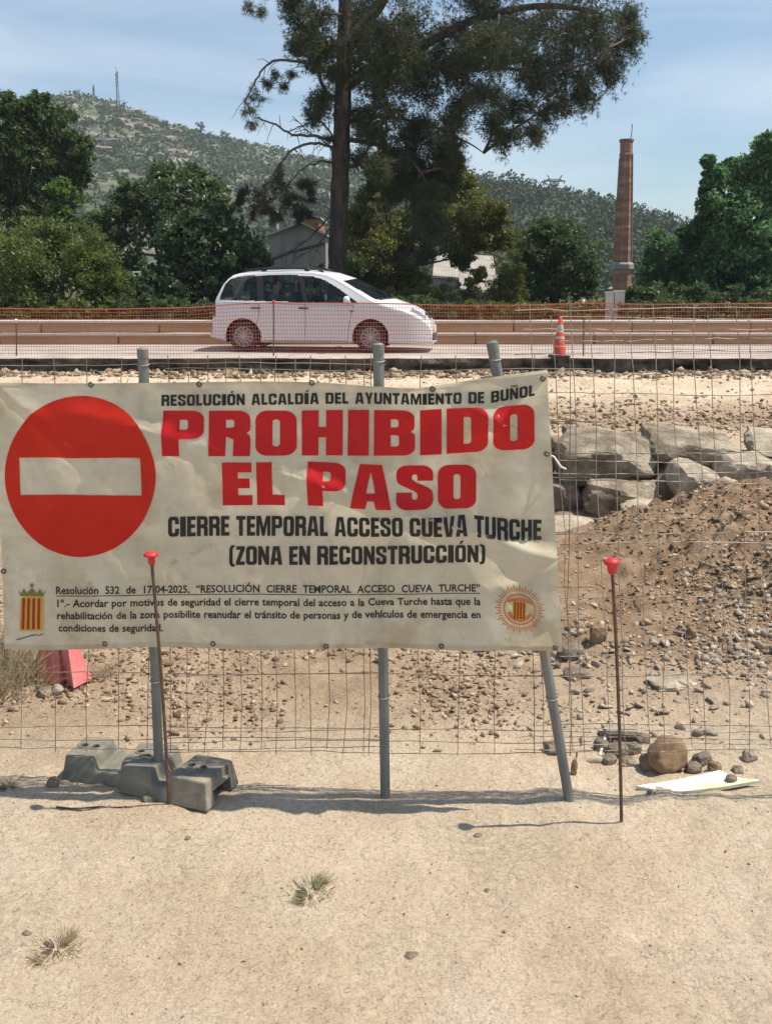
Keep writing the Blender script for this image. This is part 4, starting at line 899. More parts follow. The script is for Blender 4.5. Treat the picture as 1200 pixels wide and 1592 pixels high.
# dry sticks; the first is the left stake's cast shadow built as a dark rod
for i, (x0, y0, x1, y1, lab) in enumerate([(88, 1258, 200, 1256, 'dark rod standing in for the shadow of the left stake before the fence feet'), (1000, 1233, 1060, 1226, 'short dry twig at the left tip of the white board'), (905, 1150, 890, 1190, 'rusty wire end beside the leaning post'), (985, 935, 1000, 960, 'curved root poking out of the heap')]):
    a_ = hit(x0, y0); b_ = hit(x1, y1); mb = MB(); t = np.linspace(0, 1, 6)[:, None]
    mb.tube((b_ - a_) * t + np.array((0, 0, .006)) + rng.normal(size=(6, 3)) * .006, [.004, .0045, .004, .0035, .003, .002], 5); o = mb.build('stick', M['twig']); o.location = a_; tag(o, lab, 'stick')

# ------------------------------------------------------------------ roadside: orange net, stakes, beams, cone
NY = 20.55
def net_top(px): return float(np.interp(px, [-300, 0, 150, 300, 425, 560, 680, 800, 907, 1000, 1200, 1500], [480, 479, 481, 477, 470, 471, 474, 474, 471, 473, 471, 474]))
NXm0, NXm1 = at(-260, 480, NY)[0], at(1460, 480, NY)[0]
net = empty('safety_net', (0, NY, .5), 'orange plastic safety net strung along the near edge of the road', 'safety net')
cols = np.arange(NXm0, NXm1, .056); SC = CT * F / NY
def net_z(x, v):                                    # v 0 top .. 1 bottom
    px = 600 + x * F / (NY * CT + 1.2 * ST); zt = at(px, net_top(px), NY)[2]
    return zt + (.50 - .02 - zt) * v + .015 * vnoise(np.array([x]), np.array([v * 3]), 1.1, 71)[0]
nb = MB()
def strip(P, w, vert):
    P = np.asarray(P); n = len(P); o = np.array((w / 2, 0, 0)) if vert else np.array((0, 0, w / 2))
    d = np.array((0, .0015, 0))
    nb.add(np.concatenate([P - o, P + o]), [(i, i + 1, n + i + 1, n + i) for i in range(n - 1)])
jit = lambda x, v: .05 * vnoise(np.array([x]), np.array([v * 2.]), .6, 72)[0] + .03 * math.sin(x * 1.7)
for x in cols:
    strip([(x + .02 * math.sin(v * 3 + x), jit(x, v), net_z(x, v) - .5) for v in np.linspace(0, 1, 6)], .0065, True)
for k, v in enumerate(np.linspace(0, 1, 15)):
    strip([(x, jit(x, v) - .003, net_z(x, v) - .5) for x in np.arange(NXm0, NXm1, .28)], .022 if k in (0, 14) else .0085, False)
nb.build('mesh', M['net'], net)
for px, tp, lab, cp_ in ((425, 468, 'thin rusty stake holding the net in front of the car door', 'redcap'), (907, 467, 'net stake with a white cap right of the traffic cone', 'pvc'), (25, 497, 'thin pale stake at the left edge before the beams', 'pvc')):
    b = at(px, 548, NY - .03); b[2] = .5; t = at(px, tp, NY - .03); stake(b, t, lab, r=.013, mcap=cp_, cap=1.15)
# stacked beams behind the road
x = -17.0; i = 0
def beam(x0, x1, y, z, h, d, label, grp):
    root = empty('barrier_beam', ((x0 + x1) / 2, y, z), label, 'barrier beam', grp, R(random.uniform(-.25, .25)))
    root['kind'] = 'thing'
    mb = MB(); mb.box((0, 0, (h - .055) / 2), (x1 - x0 - .05, d, h - .056)); mb.build('log', M['timber'], root, bevel=.012)
    mb = MB(); mb.box((0, -.008, h - .027), (x1 - x0 - .03, d + .03, .053)); mb.build('bright_top_strip', M['bright_top'], root, bevel=.006)  # pale strip added to brighten the sunlit top line of the beam
    for s in (-1, 1):
        e = MB(); e.box((s * (x1 - x0 - .05) * .5, 0, h * .42), (.012, d * .8, h * .6))
        e.build('end_plate', M['plaster'], root)
while x < 17:
    beam(x, x + 2.72, 24.0, .5, .255, .42, 'brown beam in the lower row of the roadside barrier', 'lower row of barrier beams')
    beam(x + .9, x + 3.62, 24.20, .757, .27, .36, 'brown beam in the upper row of the roadside barrier', 'upper row of barrier beams')
    x += 2.72
# traffic cone
p = at(869, 556, 20.3); p[2] = .5; root = empty('traffic_cone', p, 'red and white traffic cone at the edge of the road', 'traffic cone', rz=R(6))
H_ = .77; r_ = lambda z: .135 - (.135 - .03) * (z / H_)
def cone_band(nm, z0, z1, m, e=0):
    mb = MB(); mb.lathe([(r_(z0) + e, z0), (r_(z1) + e, z1)], n=24); mb.build(nm, m, root, smooth=True)
mb = MB(); mb.lathe([(r_(.02), .025), (r_(H_), H_), (r_(H_) * .8, H_ + .006), (.012, H_ + .006)], n=24); mb.build('cone_body', M['cone_red'], root, smooth=True)
mb = MB(); mb.box((0, 0, .014), (.36, .36, .028)); mb.build('base', M['black_trim'], root, bevel=.01)
cone_band('white_band', .35, .40, M['cone_white'], .003); cone_band('white_band', .47, .62, M['cone_white'], .003); cone_band('white_band', .20, .22, M['cone_white'], .003)

# ------------------------------------------------------------------ car
CX = [(0, .25), (.012, .67), (.05, .95), (.09, 1.11), (.21, 1.37), (.30, 1.48), (.40, 1.56), (.66, 1.622), (1.17, 1.66), (1.67, 1.668), (2.18, 1.652), (2.6, 1.60), (2.93, 1.50), (3.35, 1.30), (3.8, 1.075), (4.06, .985), (4.25, .915), (4.38, .845), (4.51, .735), (4.58, .65), (4.625, .52), (4.64, .35), (4.64, .22)]
cxa, cza = np.array(CX).T
prof = lambda x: np.interp(x, cxa, cza)
def halfw(x):
    w = .905
    w = w - .30 * max(0, (x - 3.75) / .89) ** 2.4 - .10 * max(0, (.55 - x) / .55) ** 2.2
    return w
def zbot(x): return .19 + .10 * max(0, (.5 - x) / .5) ** 1.5 - .02 * max(0, (x - 4.1) / .5)
def cshift(x): return float(np.interp(x, [0, .5, 1.2, 2.2, 2.7, 3.4, 3.8, 4.2, 4.45, 4.64], [-.06, -.10, -.10, .02, .22, .34, .30, .16, .08, .0]))
BELT = 1.0
def ring(x, nl=84, nc=10, nt_=26):
    w = halfw(x); zc = float(prof(x)); ze = float(prof(min(max(x + cshift(x), 0.004), 4.636))); ze = min(ze, zc)
    zb = min(zbot(x), zc - .02); rc = min(.085, (ze - zb) * .4)
    pts = [(0, zb), (w * .5, zb), (w * .90, zb), (w * .965, zb + .03 * min(1, (zc - zb)))]
    zs = max(min(BELT, ze - rc), zb + .05)
    def wy(z):                                          # side section: sill, bulge, shoulder, tumblehome
        t = np.clip((z - zb) / max(BELT - zb, .1), 0, 1); k = w * (.975 + .025 * math.sin(min(t * 1.25, 1) * math.pi * .5 + .15) - .018 * max(0, t - .75) / .25)
        if z > BELT: k -= .30 * (z - BELT) + .16 * (z - BELT) ** 2
        return k
    for q in np.linspace(zb + .05, max(ze - rc, zb + .06), nl): pts.append((wy(q), q))
    w1, z1 = pts[-1]; rcy = rc * 1.35
    for q in np.linspace(0, math.pi / 2, nc + 1)[1:]: pts.append((w1 - rcy * (1 - math.cos(q)), z1 + (ze - z1) * math.sin(q) * .96))
    w2, z2 = pts[-1]
    for q in np.linspace(0, 1, nt_ + 1)[1:]:
        y = w2 * (1 - q); pts.append((y, z2 + (zc - z2) * (1 - (y / max(w2, 1e-4)) ** 2)))
    return pts, 4, 4 + nl, 4 + nl + nc
xs_ = np.unique(np.concatenate([np.linspace(.004, .3, 22), np.linspace(.3, 4.2, 420), np.linspace(4.2, 4.636, 46)]))
RG = [ring(x) for x in xs_]; i_side, i_cor, i_top = RG[0][1:]; npt = len(RG[0][0])
VV = np.array([[(x, -y, z) for y, z in r[0]] for x, r in zip(xs_, RG)])
side_glass = [(.24, 1.055), (.285, 1.20), (.36, 1.38), (.46, 1.475), (.62, 1.525), (1.15, 1.555), (1.75, 1.56), (2.16, 1.535), (2.42, 1.465), (2.72, 1.30), (3.16, 1.0), (3.10, .99), (1.9, 1.02)]
def inpoly(x, z, P):
    c = np.zeros(np.shape(x), bool); n = len(P)
    for i in range(n):
        (x1, z1), (x2, z2) = P[i], P[i - 1]
        hit_ = ((z1 > z) != (z2 > z)) & (x < (x2 - x1) * (z - z1) / (z2 - z1 + 1e-12) + x1); c ^= hit_
    return c
XR, XF, ZW, RA = .74, 3.40, .315, .375
parts = {k: [] for k in ('body', 'glass', 'pillar_b', 'pillar_c', 'cowl', 'grille', 'slot', 'lamp', 'tail', 'windscreen')}
ctr = (VV[:-1, :-1] + VV[1:, :-1] + VV[1:, 1:] + VV[:-1, 1:]) / 4
for i in range(len(xs_) - 1):
    for j in range(npt - 1):
        x, y, z = ctr[i, j]; y = -y; k = 'body'
        onside = j >= 2 and j < i_top
        if onside and (math.hypot(x - XR, (z - ZW) * 1.0) < RA or math.hypot(x - XF, z - ZW) < RA) and y > .55: continue
        if j < 2 and (abs(x - XR) < RA or abs(x - XF) < RA): continue
        w = halfw(x)
        if onside and bool(inpoly(x, z, side_glass)):
            k = 'pillar_c' if 1.06 < x + (z - 1) * .10 < 1.20 else 'pillar_b' if 2.02 < x + (z - 1) * .25 < 2.12 else 'glass'
        elif j >= i_cor - 2:
            xe = x + .34 * (y / w) ** 2 if x > 2.5 else x
            if x > 2.5 and 2.97 < xe < 3.74 and y < (.76 - .22 * max(0, z - 1.0)) : k = 'windscreen'
            elif 3.74 <= xe < 3.80 and y < .72 and x > 2.5: k = 'cowl'
            elif x < .36 and 1.06 < z < 1.5 and y < .62: k = 'glass'
            elif 4.20 < x < 4.50 and .44 < y / w * .8 < .74 and z > .60: k = 'lamp'
            elif 4.44 < x < 4.56 and y < .30 and z > .55: k = 'grille'
        if k == 'body' and x > 4.36 and .27 < z < .40 and y < .56: k = 'slot'
        if k == 'body' and x < .16 and .72 < z < 1.04 and y > .52: k = 'tail'
        parts[k].append((i, j))
car = empty('parked_car', (-3.57, 22.55, .5), 'white people carrier driving right along the road behind the net', 'car', rz=R(-7.5))
car.name = 'passenger_car'
me_idx = np.arange(len(xs_) * npt).reshape(len(xs_), npt)
allv = VV.reshape(-1, 3)
for k, nm, m in (('body', 'body', 'car_white'), ('glass', 'side_window', 'glass'), ('windscreen', 'windscreen', 'glass'), ('pillar_b', 'window_pillar', 'black_trim'), ('pillar_c', 'window_pillar', 'black_trim'), ('cowl', 'windscreen_cowl', 'black_trim'), ('grille', 'grille', 'black_trim'), ('slot', 'bumper_vent', 'black_trim'), ('lamp', 'headlight', 'lamp'), ('tail', 'tail_light', 'tail')):
    F_ = [];
    for i, j in parts[k]: F_.append((me_idx[i, j], me_idx[i, j + 1], me_idx[i + 1, j + 1], me_idx[i + 1, j]))
    if not F_: continue
    used = np.unique(np.array(F_)); rm = {u: q for q, u in enumerate(used)}; v = allv[used]
    F1 = [tuple(rm[q] for q in f) for f in F_]
    sides = ('lamp', 'tail', 'glass', 'pillar_b', 'pillar_c')
    mirror = v * np.array((1, -1, 1)); F2 = [tuple(q for q in f[::-1]) for f in F1]
    if k in sides:
        for vv, ff in ((v, F1), (mirror, F2)):
            b = MB(); b.add(vv, ff); b.build(nm, M[m], car, smooth=True)
    else:
        b = MB(); b.add(v, F1); b.add(mirror, F2); o = b.build(nm, M[m], car, smooth=True)
        bm = bmesh.new(); bm.from_mesh(o.data); bmesh.ops.remove_doubles(bm, verts=bm.verts, dist=.0006); bmesh.ops.recalc_face_normals(bm, faces=bm.faces); bm.to_mesh(o.data); bm.free()
for sx, nm in ((XR, 'rear'), (XF, 'front')):
    for sy in (-1, 1):
        y = sy * .79
        tb = MB(); tb.lathe([(.20, -.10), (.285, -.105), (.308, -.085), (.314, 0), (.308, .085), (.285, .105), (.20, .10)], n=40, axis='y'); t = tb.build('wheel', M['tyre'], car, smooth=True); t.location = (sx, y, .314)
        rm_ = MB(); rm_.lathe([(.205, -.04), (.208, .05), (.208, .098), (.195, .102), (.188, .09), (.188, -.02), (.001, -.02)], n=40, axis='y')
        for q in range(12):
            a = q * math.pi / 6; c, s = math.cos(a), math.sin(a)
            rm_.tube([(.03 * c, .078, .03 * s), (.11 * c, .092, .11 * s), (.192 * c, .084, .192 * s)], [.020, .014, .013], 6)
        rm_.lathe([(.052, .07), (.05, .098), (.02, .104), (.001, .104)], n=18, axis='y')
        r = rm_.build('rim', M['rim'], t, smooth=True); r.scale = (1, sy, 1)
        ab = MB(); a = np.linspace(-.35, math.pi + .35, 26); pr = []
        rows = [[(sx + RA * 1.01 * math.cos(q), sy * yy, ZW + RA * 1.01 * math.sin(q)) for q in a] for yy in (.885, .50)]
        n = len(a); ab.add(np.array(rows).reshape(-1, 3), [(i, i + 1, n + i + 1, n + i) for i in range(n - 1)] + [tuple(range(n, 2 * n))]); ab.build('wheel_arch', M['black_trim'], car)
# mirrors, handles, rails, joints, plate, wiper
for sy in (-1, 1):
    v, f = rock_mesh((.13, .20, .155), 5, .55, .0, 0, ICO2); b = MB(); b.add(v + (2.93, sy * .99, 1.07), f); b.tube([(2.98, sy * .86, 1.0), (2.95, sy * .95, 1.03)], .03, 8); b.build('wing_mirror', M['car_white'], car, smooth=True)
    for hx in (.93, 1.93):
        b = MB(); b.tube([(hx, sy * .905, .895), (hx + .02, sy * .928, .90), (hx + .16, sy * .928, .90), (hx + .18, sy * .905, .897)], .016, 8); b.build('door_handle', M['black_trim'], car, smooth=True)
    b = MB(); P = [(x, sy * (.60 + .02 * math.sin((x - .6) * 2)), float(prof(x)) + .035) for x in np.linspace(.75, 2.35, 12)]; P[0] = (.70, P[0][1], P[0][2] - .05); P[-1] = (2.40, P[-1][1], P[-1][2] - .05)
    b.tube(P, .017, 8)
    for x in (1.15, 2.05): b.box((x, sy * .61, float(prof(x)) + .005), (.10, .03, .06))
    b.build('roof_rail', M['black_trim'], car, smooth=True)
    def sidey(x, z):
        r_, a_, b_, c_ = ring(x); s = r_[a_:b_]; return float(np.interp(z, [q[1] for q in s], [q[0] for q in s]))
    b = MB()
    for path in ([(1.08, .98), (1.09, .75), (1.02, .55), (1.13, .40), (1.13, .26)], [(2.05, 1.0), (2.06, .7), (2.04, .24)], [(3.06, .98), (3.0, .75), (2.95, .5), (2.93, .26)], [(1.13, .24), (2.93, .24)], [(.35, 1.0), (1.2, .99), (2.2, .965), (3.05, .96)]):
        t = np.linspace(0, 1, 16); k = np.linspace(0, 1, len(path)); X = np.interp(t, k, [p[0] for p in path]); Z = np.interp(t, k, [p[1] for p in path])
        b.tube([(x, sy * (sidey(x, z) + .0005), z) for x, z in zip(X, Z)], .0045, 4)
    b.build('door_seam', M['black_trim'], car)
b = MB(); b.box((4.645, 0, .44), (.012, .52, .11)); b.build('number_plate', M['plate'], car)
b = MB(); b.box((3.02, -sidey(3.02, .83) - .004, .845), (.07, .012, .03)); b.build('side_repeater', M['black_trim'], car)
b = MB(); b.tube([(3.74, -.55, 1.10), (3.55, -.15, 1.215), (3.50, .05, 1.245)], .009, 6); b.tube([(3.70, .05, 1.13), (3.50, .45, 1.19)], .009, 6); b.build('wiper', M['black_trim'], car)
# inside: floor, dashboard, seats
b = MB(); b.box((2.0, 0, .42), (3.4, 1.5, .05)); b.box((3.25, 0, .85), (.45, 1.4, .30), taper=.85); b.build('dashboard', M['interior'], car, bevel=.02)
for (x, y) in ((2.05, -.38), (2.05, .38), (1.18, -.45), (1.18, 0), (1.18, .45)):
    b = MB(); b.box((x + .05, 0 + y, .62), (.48, .44, .16)); b.box((x - .26, y, .92), (.13, .44, .62), np.array([[.98, 0, -.2], [0, 1, 0], [.2, 0, .98]]), .8); b.box((x - .37, y, 1.32), (.09, .24, .17), taper=.8); b.tube([(x - .35, y, 1.1), (x - .37, y, 1.28)], .02, 6)
    b.build('seat', M['interior'], car, bevel=.02)
b = MB(); a = np.linspace(0, 2 * math.pi, 25); b.tube([(2.72 + .07 * math.sin(q), .38 + .18 * math.cos(q), .98 + .17 * math.sin(q)) for q in a], .016, 6, cap=False); b.tube([(2.72, .38, .98), (2.95, .38, .90)], .03, 6); b.build('steering_wheel', M['black_trim'], car, smooth=True)

# ------------------------------------------------------------------ people in the car
def skin_body(name, pts, edges, m, parent, sub=2):
    me = bpy.data.meshes.new(name); me.from_pydata([p[:3] for p in pts], edges, []); o = bpy.data.objects.new(name, me); COL.objects.link(o)
    md = o.modifiers.new('skin', 'SKIN'); sk = me.skin_vertices[0].data
    for i, p in enumerate(pts): sk[i].radius = (p[3], p[4] if len(p) > 4 else p[3])
    sk[0].use_root = True
    s = o.modifiers.new('sub', 'SUBSURF'); s.levels = sub; s.render_levels = sub
    bpy.context.view_layer.update()
    m2 = bpy.data.meshes.new_from_object(o.evaluated_get(bpy.context.evaluated_depsgraph_get())); bpy.data.objects.remove(o)
    m2.materials.clear(); return link(name, m2, m, parent, smooth=True)
def car_rel(p):                                       # car coordinates -> world
    a = car.rotation_euler.z; return Vector((car.location.x + p[0] * math.cos(a) - p[1] * math.sin(a), car.location.y + p[0] * math.sin(a) + p[1] * math.cos(a), car.location.z + p[2]))
def person(loc, yaw, label, shirt, headyaw, reach):
    root = empty('person', car_rel(loc), label, 'person', rz=car.rotation_euler.z + yaw)
    # seated: hip at origin, facing +x
    pts = [(0, 0, .05, .13, .16), (-.03, 0, .22, .11, .155), (-.05, 0, .40, .115, .17), (-.045, 0, .50, .07, .10), (-.03, 0, .56, .055), (-.01, 0, .64, .075, .07), (.005, 0, .73, .095, .075), (0, 0, .80, .070, .06),
           (-.05, -.17, .47, .06), (-.05, .17, .47, .06)]
    ed = [(0, 1), (1, 2), (2, 3), (3, 4), (4, 5), (5, 6), (6, 7), (2, 8), (2, 9)]
    for s, k in ((-1, 8), (1, 9)):
        el = reach[0] if s < 0 else reach[2]; ha = reach[1] if s < 0 else reach[3]
        n = len(pts); e_, h_ = np.array(el), np.array(ha); dd = (h_ - e_) / np.linalg.norm(h_ - e_)
        pts += [tuple(e_) + (.042,), tuple(h_) + (.028,), tuple(h_ + dd * .07) + (.034, .018)]; ed += [(k, n), (n, n + 1), (n + 1, n + 2)]
        for q in range(4):
            f0 = h_ + dd * .09 + np.array((0, (q - 1.5) * .018, 0)); pts += [tuple(f0 + dd * .03 - (0, 0, .008)) + (.009,), tuple(f0 + dd * (.055 + .008 * (1 - abs(q - 1.2))) - (0, 0, .03)) + (.008,)]; ed += [(n + 2, len(pts) - 2), (len(pts) - 2, len(pts) - 1)]
        pts += [tuple(h_ + dd * .05 + np.array((0, -s * .035, .0))) + (.010,), tuple(h_ + dd * .085 + np.array((0, -s * .05, -.01))) + (.009,)]; ed += [(n + 1, len(pts) - 2), (len(pts) - 2, len(pts) - 1)]
        g = len(pts); pts += [(.28, s * .10, .04, .085), (.45, s * .12, .03, .065), (.50, s * .12, -.22, .05), (.54, s * .12, -.36, .04)]; ed += [(0, g), (g, g + 1), (g + 1, g + 2), (g + 2, g + 3)]
    # nose
    n = len(pts); pts += [(.105, 0, .695, .016), ]; ed += [(6, n)]
    body = skin_body('body', pts, ed, M['skin'], root)
    # clothing: a slightly larger trunk and sleeves
    cp = [(0, 0, .05, .145, .175), (-.03, 0, .22, .125, .168), (-.05, 0, .40, .13, .185), (-.045, 0, .49, .085, .115), (-.05, -.17, .47, .072), (-.05, .17, .47, .072), tuple((np.array((-.05, -.17, .47)) * .45 + np.array(reach[0]) * .55)) + (.062,), tuple((np.array((-.05, .17, .47)) * .45 + np.array(reach[2]) * .55)) + (.062,)]
    skin_body('shirt', cp, [(0, 1), (1, 2), (2, 3), (2, 4), (2, 5), (4, 6), (5, 7)], M[shirt], root)
    hv, hf = rock_mesh((.215, .185, .20), 9, .0, .06, 0, ICO2); hv = hv + (-.022, 0, .765); keep = [f for f in hf if not (np.mean([hv[i][0] for i in f]) > .045 and np.mean([hv[i][2] for i in f]) < .80)]
    b = MB(); b.add(hv, keep); b.build('hair', M['hair'], root, smooth=True)
    for s in (-1, 1):
        b = MB(); v, f = ICO1; b.add(v * (.012, .016, .009) + (.082, s * .033, .715), f); b.build('eye', M['black_trim'], root, smooth=True)
        b = MB(); b.add(v * (.022, .012, .033) + (.0, s * .088, .705), f); b.build('ear', M['skin'], root, smooth=True)
    b = MB(); b.add(ICO1[0] * (.01, .028, .007) + (.082, 0, .65), ICO1[1]); b.build('mouth', M['cone_red'], root, smooth=True)
    return root
person((1.36, -.36, .64), R(-28), 'person in the back seat with one arm stretched towards the front seats', 'shirt', 0, ((.22, -.22, .30), (.40, -.02, .36), (.12, .24, .22), (.30, .12, .16)))
person((2.08, .38, .60), 0, 'person driving the white car with both hands on the steering wheel', 'navy', 0, ((.18, -.24, .28), (.50, -.15, .42), (.18, .24, .28), (.50, .15, .42)))

# ------------------------------------------------------------------ buildings behind
def wall_poly(mb, pts, Yd):                           # closed prism from front polygon, extruded away by Yd metres
    P = np.array(pts); n = len(P); Q = P + np.array((0, Yd, 0))
    mb.add(np.concatenate([P, Q]), [tuple(range(n)), tuple(range(n, 2 * n))[::-1]] + [(i, n + i, n + (i + 1) % n, (i + 1) % n) for i in range(n)])
def shed(name, label, Y, pts_px, eave_px, depth, roofm='roof_pale', wallm='concrete', ov=.25):
    P = np.array([at(x, y, Y) for x, y in pts_px]); c = np.array((P[:, 0].mean(), Y, P[:, 2].min())); root = empty(name, c, label, 'building')
    mb = MB(); wall_poly(mb, P - c, depth); mb.build('wall', M[wallm], root)
    E = [at(x, y, Y) - c for x, y in eave_px]; rb_ = MB()
    for a, b in zip(E[:-1], E[1:]):
        up = np.array((0, 0, .10)); f = np.array((0, -ov, 0)); k = np.array((0, depth + ov, 0)); lo = np.array((0, 0, .005))
        rb_.add([a + f + lo, b + f + lo, b + k + lo, a + k + lo, a + f + up, b + f + up, b + k + up, a + k + up], [(3, 2, 1, 0), (4, 5, 6, 7), (0, 1, 5, 4), (1, 2, 6, 5), (2, 3, 7, 6), (3, 0, 4, 7)])
    rb_.build('roof', M[roofm], root); return root, c
rt, c = shed('concrete_shed', 'grey concrete shed with a low gable behind the pine trunk', 46, [(420, 520), (506, 520), (506, 366), (468, 348), (420, 365)], [(416, 367), (468, 347), (510, 368)], 9)
mb = MB()
for x in (441, 463, 485): a = at(x, 425, 45.97) - c; b = at(x, 372, 45.97) - c; mb.tube([a, b], .05, 4)
mb.build('wall_rib', M['concrete'], rt)
mb = MB(); mb.tube([at(x, y, 45.95) - c for x, y in ((424, 402), (450, 392), (480, 384), (505, 378))], .05, 4); mb.build('handrail', M['twig'], rt)
rt, c = shed('brick_house', 'small brick house seen just above the grey shed', 62, [(470, 480), (496, 480), (496, 340), (470, 340)], [(467, 340), (483, 335), (499, 340)], 6, 'roof_pale', 'brick')
def lean_to(label, Y, e0, e1, dY, r0, r1):
    A, B_ = at(*e0, Y), at(*e1, Y); C_, D_ = at(*r1, Y + dY), at(*r0, Y + dY); c = np.array(((A[0] + B_[0]) / 2, Y, tz(A[0], Y))); root = empty('pale_roofed_shed', c, label, 'building')
    mb = MB(); top = np.array([A, B_, C_, D_]) - c - (0, 0, .12); bot = top.copy(); bot[:, 2] = -.3
    ins = top.mean(0); top = ins + (top - ins) * (.96, .96, 1); bot = np.stack([top[:, 0], top[:, 1], bot[:, 2]], 1)
    mb.add(np.concatenate([bot, top]), [(3, 2, 1, 0), (4, 5, 6, 7), (0, 1, 5, 4), (1, 2, 6, 5), (2, 3, 7, 6), (3, 0, 4, 7)]); mb.build('wall', M['concrete'], root)
    mb = MB(); n = 40; t = np.linspace(0, 1, n * 2 + 1)[:, None]; P0 = A - c + (B_ - A) * t; P1 = D_ - c + (C_ - D_) * t; w = .035 * (np.arange(2 * n + 1) % 2)[:, None] * np.array((0, 0, 1))
    mb.add(np.concatenate([P0 + w, P1 + w, P0 - (0, 0, .1), P1 - (0, 0, .1)]), [(i, i + 1, 2 * n + 2 + i, 2 * n + 1 + i) for i in range(2 * n)] + [(i, 4 * n + 2 + i, 4 * n + 3 + i, i + 1) for i in range(2 * n)]); mb.build('roof', M['roof_pale'], root)
    return root
lean_to('low shed with pale corrugated roof glimpsed through the olive tree', 46, (715, 448), (800, 462), 5, (712, 420), (790, 430))
lean_to('higher pale corrugated roof behind the olive tree', 54, (672, 428), (772, 436), 7, (676, 392), (766, 398))
rt, c = shed('pale_roofed_shed', 'distant white roof low on the right of the chimney', 95, [(976, 520), (1010, 520), (1010, 452), (992, 446), (976, 450)], [(974, 452), (992, 444), (1014, 456)], 8)
# antenna posts over the shed
for x, y0, y1, lab in ((430, 346, 328, 'short pale vent pipe left of the shed ridge'), (459, 352, 330, 'short pale vent pipe at the shed ridge')):
    a = at(x, y0, 50); mb = MB(); mb.tube([(0, 0, -.6), (0, 0, (y0 - y1) * mpp(y1, 50))], .09, 8); mb.lathe([(.13, (y0 - y1) * mpp(y1, 50) - .1), (.13, (y0 - y1) * mpp(y1, 50)), (.02, (y0 - y1) * mpp(y1, 50) + .04)], n=10); o = mb.build('vent_pipe', M['roof_pale']); o.location = a; tag(o, lab, 'pipe')
# gate pillars in front of the chimney
for x, w, y, lab in ((947, 13, 456, 'left pale masonry pillar below the chimney'), (962, 15, 454, 'right pale masonry pillar below the chimney')):
    p = at(x, y, 27.6); k = mpp(y, 27.6); z0 = tz(p[0], 27.6) - .1; root = empty('masonry_pillar', (p[0], 27.6, z0), lab, 'pillar', 'pale masonry pillars')
    mb = MB(); h = p[2] - z0; mb.box((0, 0, h / 2), (w * k, w * k, h)); mb.build('shaft', M['plaster'], root, bevel=.01)
    mb = MB(); mb.box((0, 0, h + .022), (w * k * 1.12, w * k * 1.12, .04)); mb.build('cap', M['plaster'], root)
# chimney
YC = 80; cb_ = at(964, 500, YC); cz0 = tz(cb_[0], YC); ctop = at(974, 216, YC); k = mpp(300, YC)
ch = empty('brick_chimney', (cb_[0], YC, cz0), 'tall tapering brick factory chimney leaning slightly', 'chimney')
axis = np.array((ctop[0] - cb_[0], 0, ctop[2] - cz0)); Hh = axis[2]; zl = at(964, 420, YC)[2] - cz0
def oct_ring(z, r, n=8):
    c = axis * (z / Hh) ; a = np.linspace(0, 2 * math.pi, n, endpoint=False) + math.pi / 8
    return np.stack([c[0] + r * np.cos(a), r * np.sin(a), np.full(n, z)], 1)
def loft(nm, prof_, m, n=8):
    V_ = [oct_ring(z, r, n) for r, z in prof_]; b = MB(); m_ = len(V_)
    b.add(np.concatenate(V_), [(i * n + j, i * n + (j + 1) % n, (i + 1) * n + (j + 1) % n, (i + 1) * n + j) for i in range(m_ - 1) for j in range(n)] + [tuple((m_ - 1) * n + j for j in range(n))]); return b.build(nm, M[m], ch)
k = mpp(420, YC); r0_, r1_ = 13.8 * k, 9.2 * k
loft('pedestal', [(15 * k, 0), (14.4 * k, zl)], 'brick', 8)
loft('ledge', [(15 * k, zl + .01), (18 * k, zl + .12), (18 * k, zl + .45), (14.5 * k, zl + .62)], 'concrete', 8)
loft('shaft', [(r0_, zl + .63), ((r0_ + r1_) / 2, (zl + Hh) / 2), (r1_, Hh - 1.3)], 'brick', 8)
loft('crown_band', [(r1_ * 1.04, Hh - 1.29), (r1_ * 1.14, Hh - 1.1), (r1_ * 1.02, Hh - .9), (r1_ * 1.05, Hh - .25), (r1_ * 1.2, Hh - .12), (r1_ * 1.2, Hh)], 'brick', 8)
mb = MB()
for j in range(8):
    a = j * math.pi / 4 + math.pi / 8
    mb.tube([axis * (z / Hh) + np.array((math.cos(a) * r, math.sin(a) * r, 0)) for z, r in ((zl + .7, r0_ * 1.0), (Hh - 1.3, r1_ * 1.0))], .07, 4)
mb.build('corner_rib', M['brick'], ch)
mb = MB(); t = at(983, 192, YC) - np.array((cb_[0], YC, cz0)); mb.tube([axis + (.3, 0, -.4), t], .035, 5); mb.build('lightning_rod', M['steel_far'], ch)
mb = MB(); mb.tube([axis * (z / Hh) + np.array((r * .98, -r * .45, 0)) for z, r in ((zl, r0_), (Hh - 1, r1_))], .05, 4); mb.build('down_cable', M['steel_far'], ch)

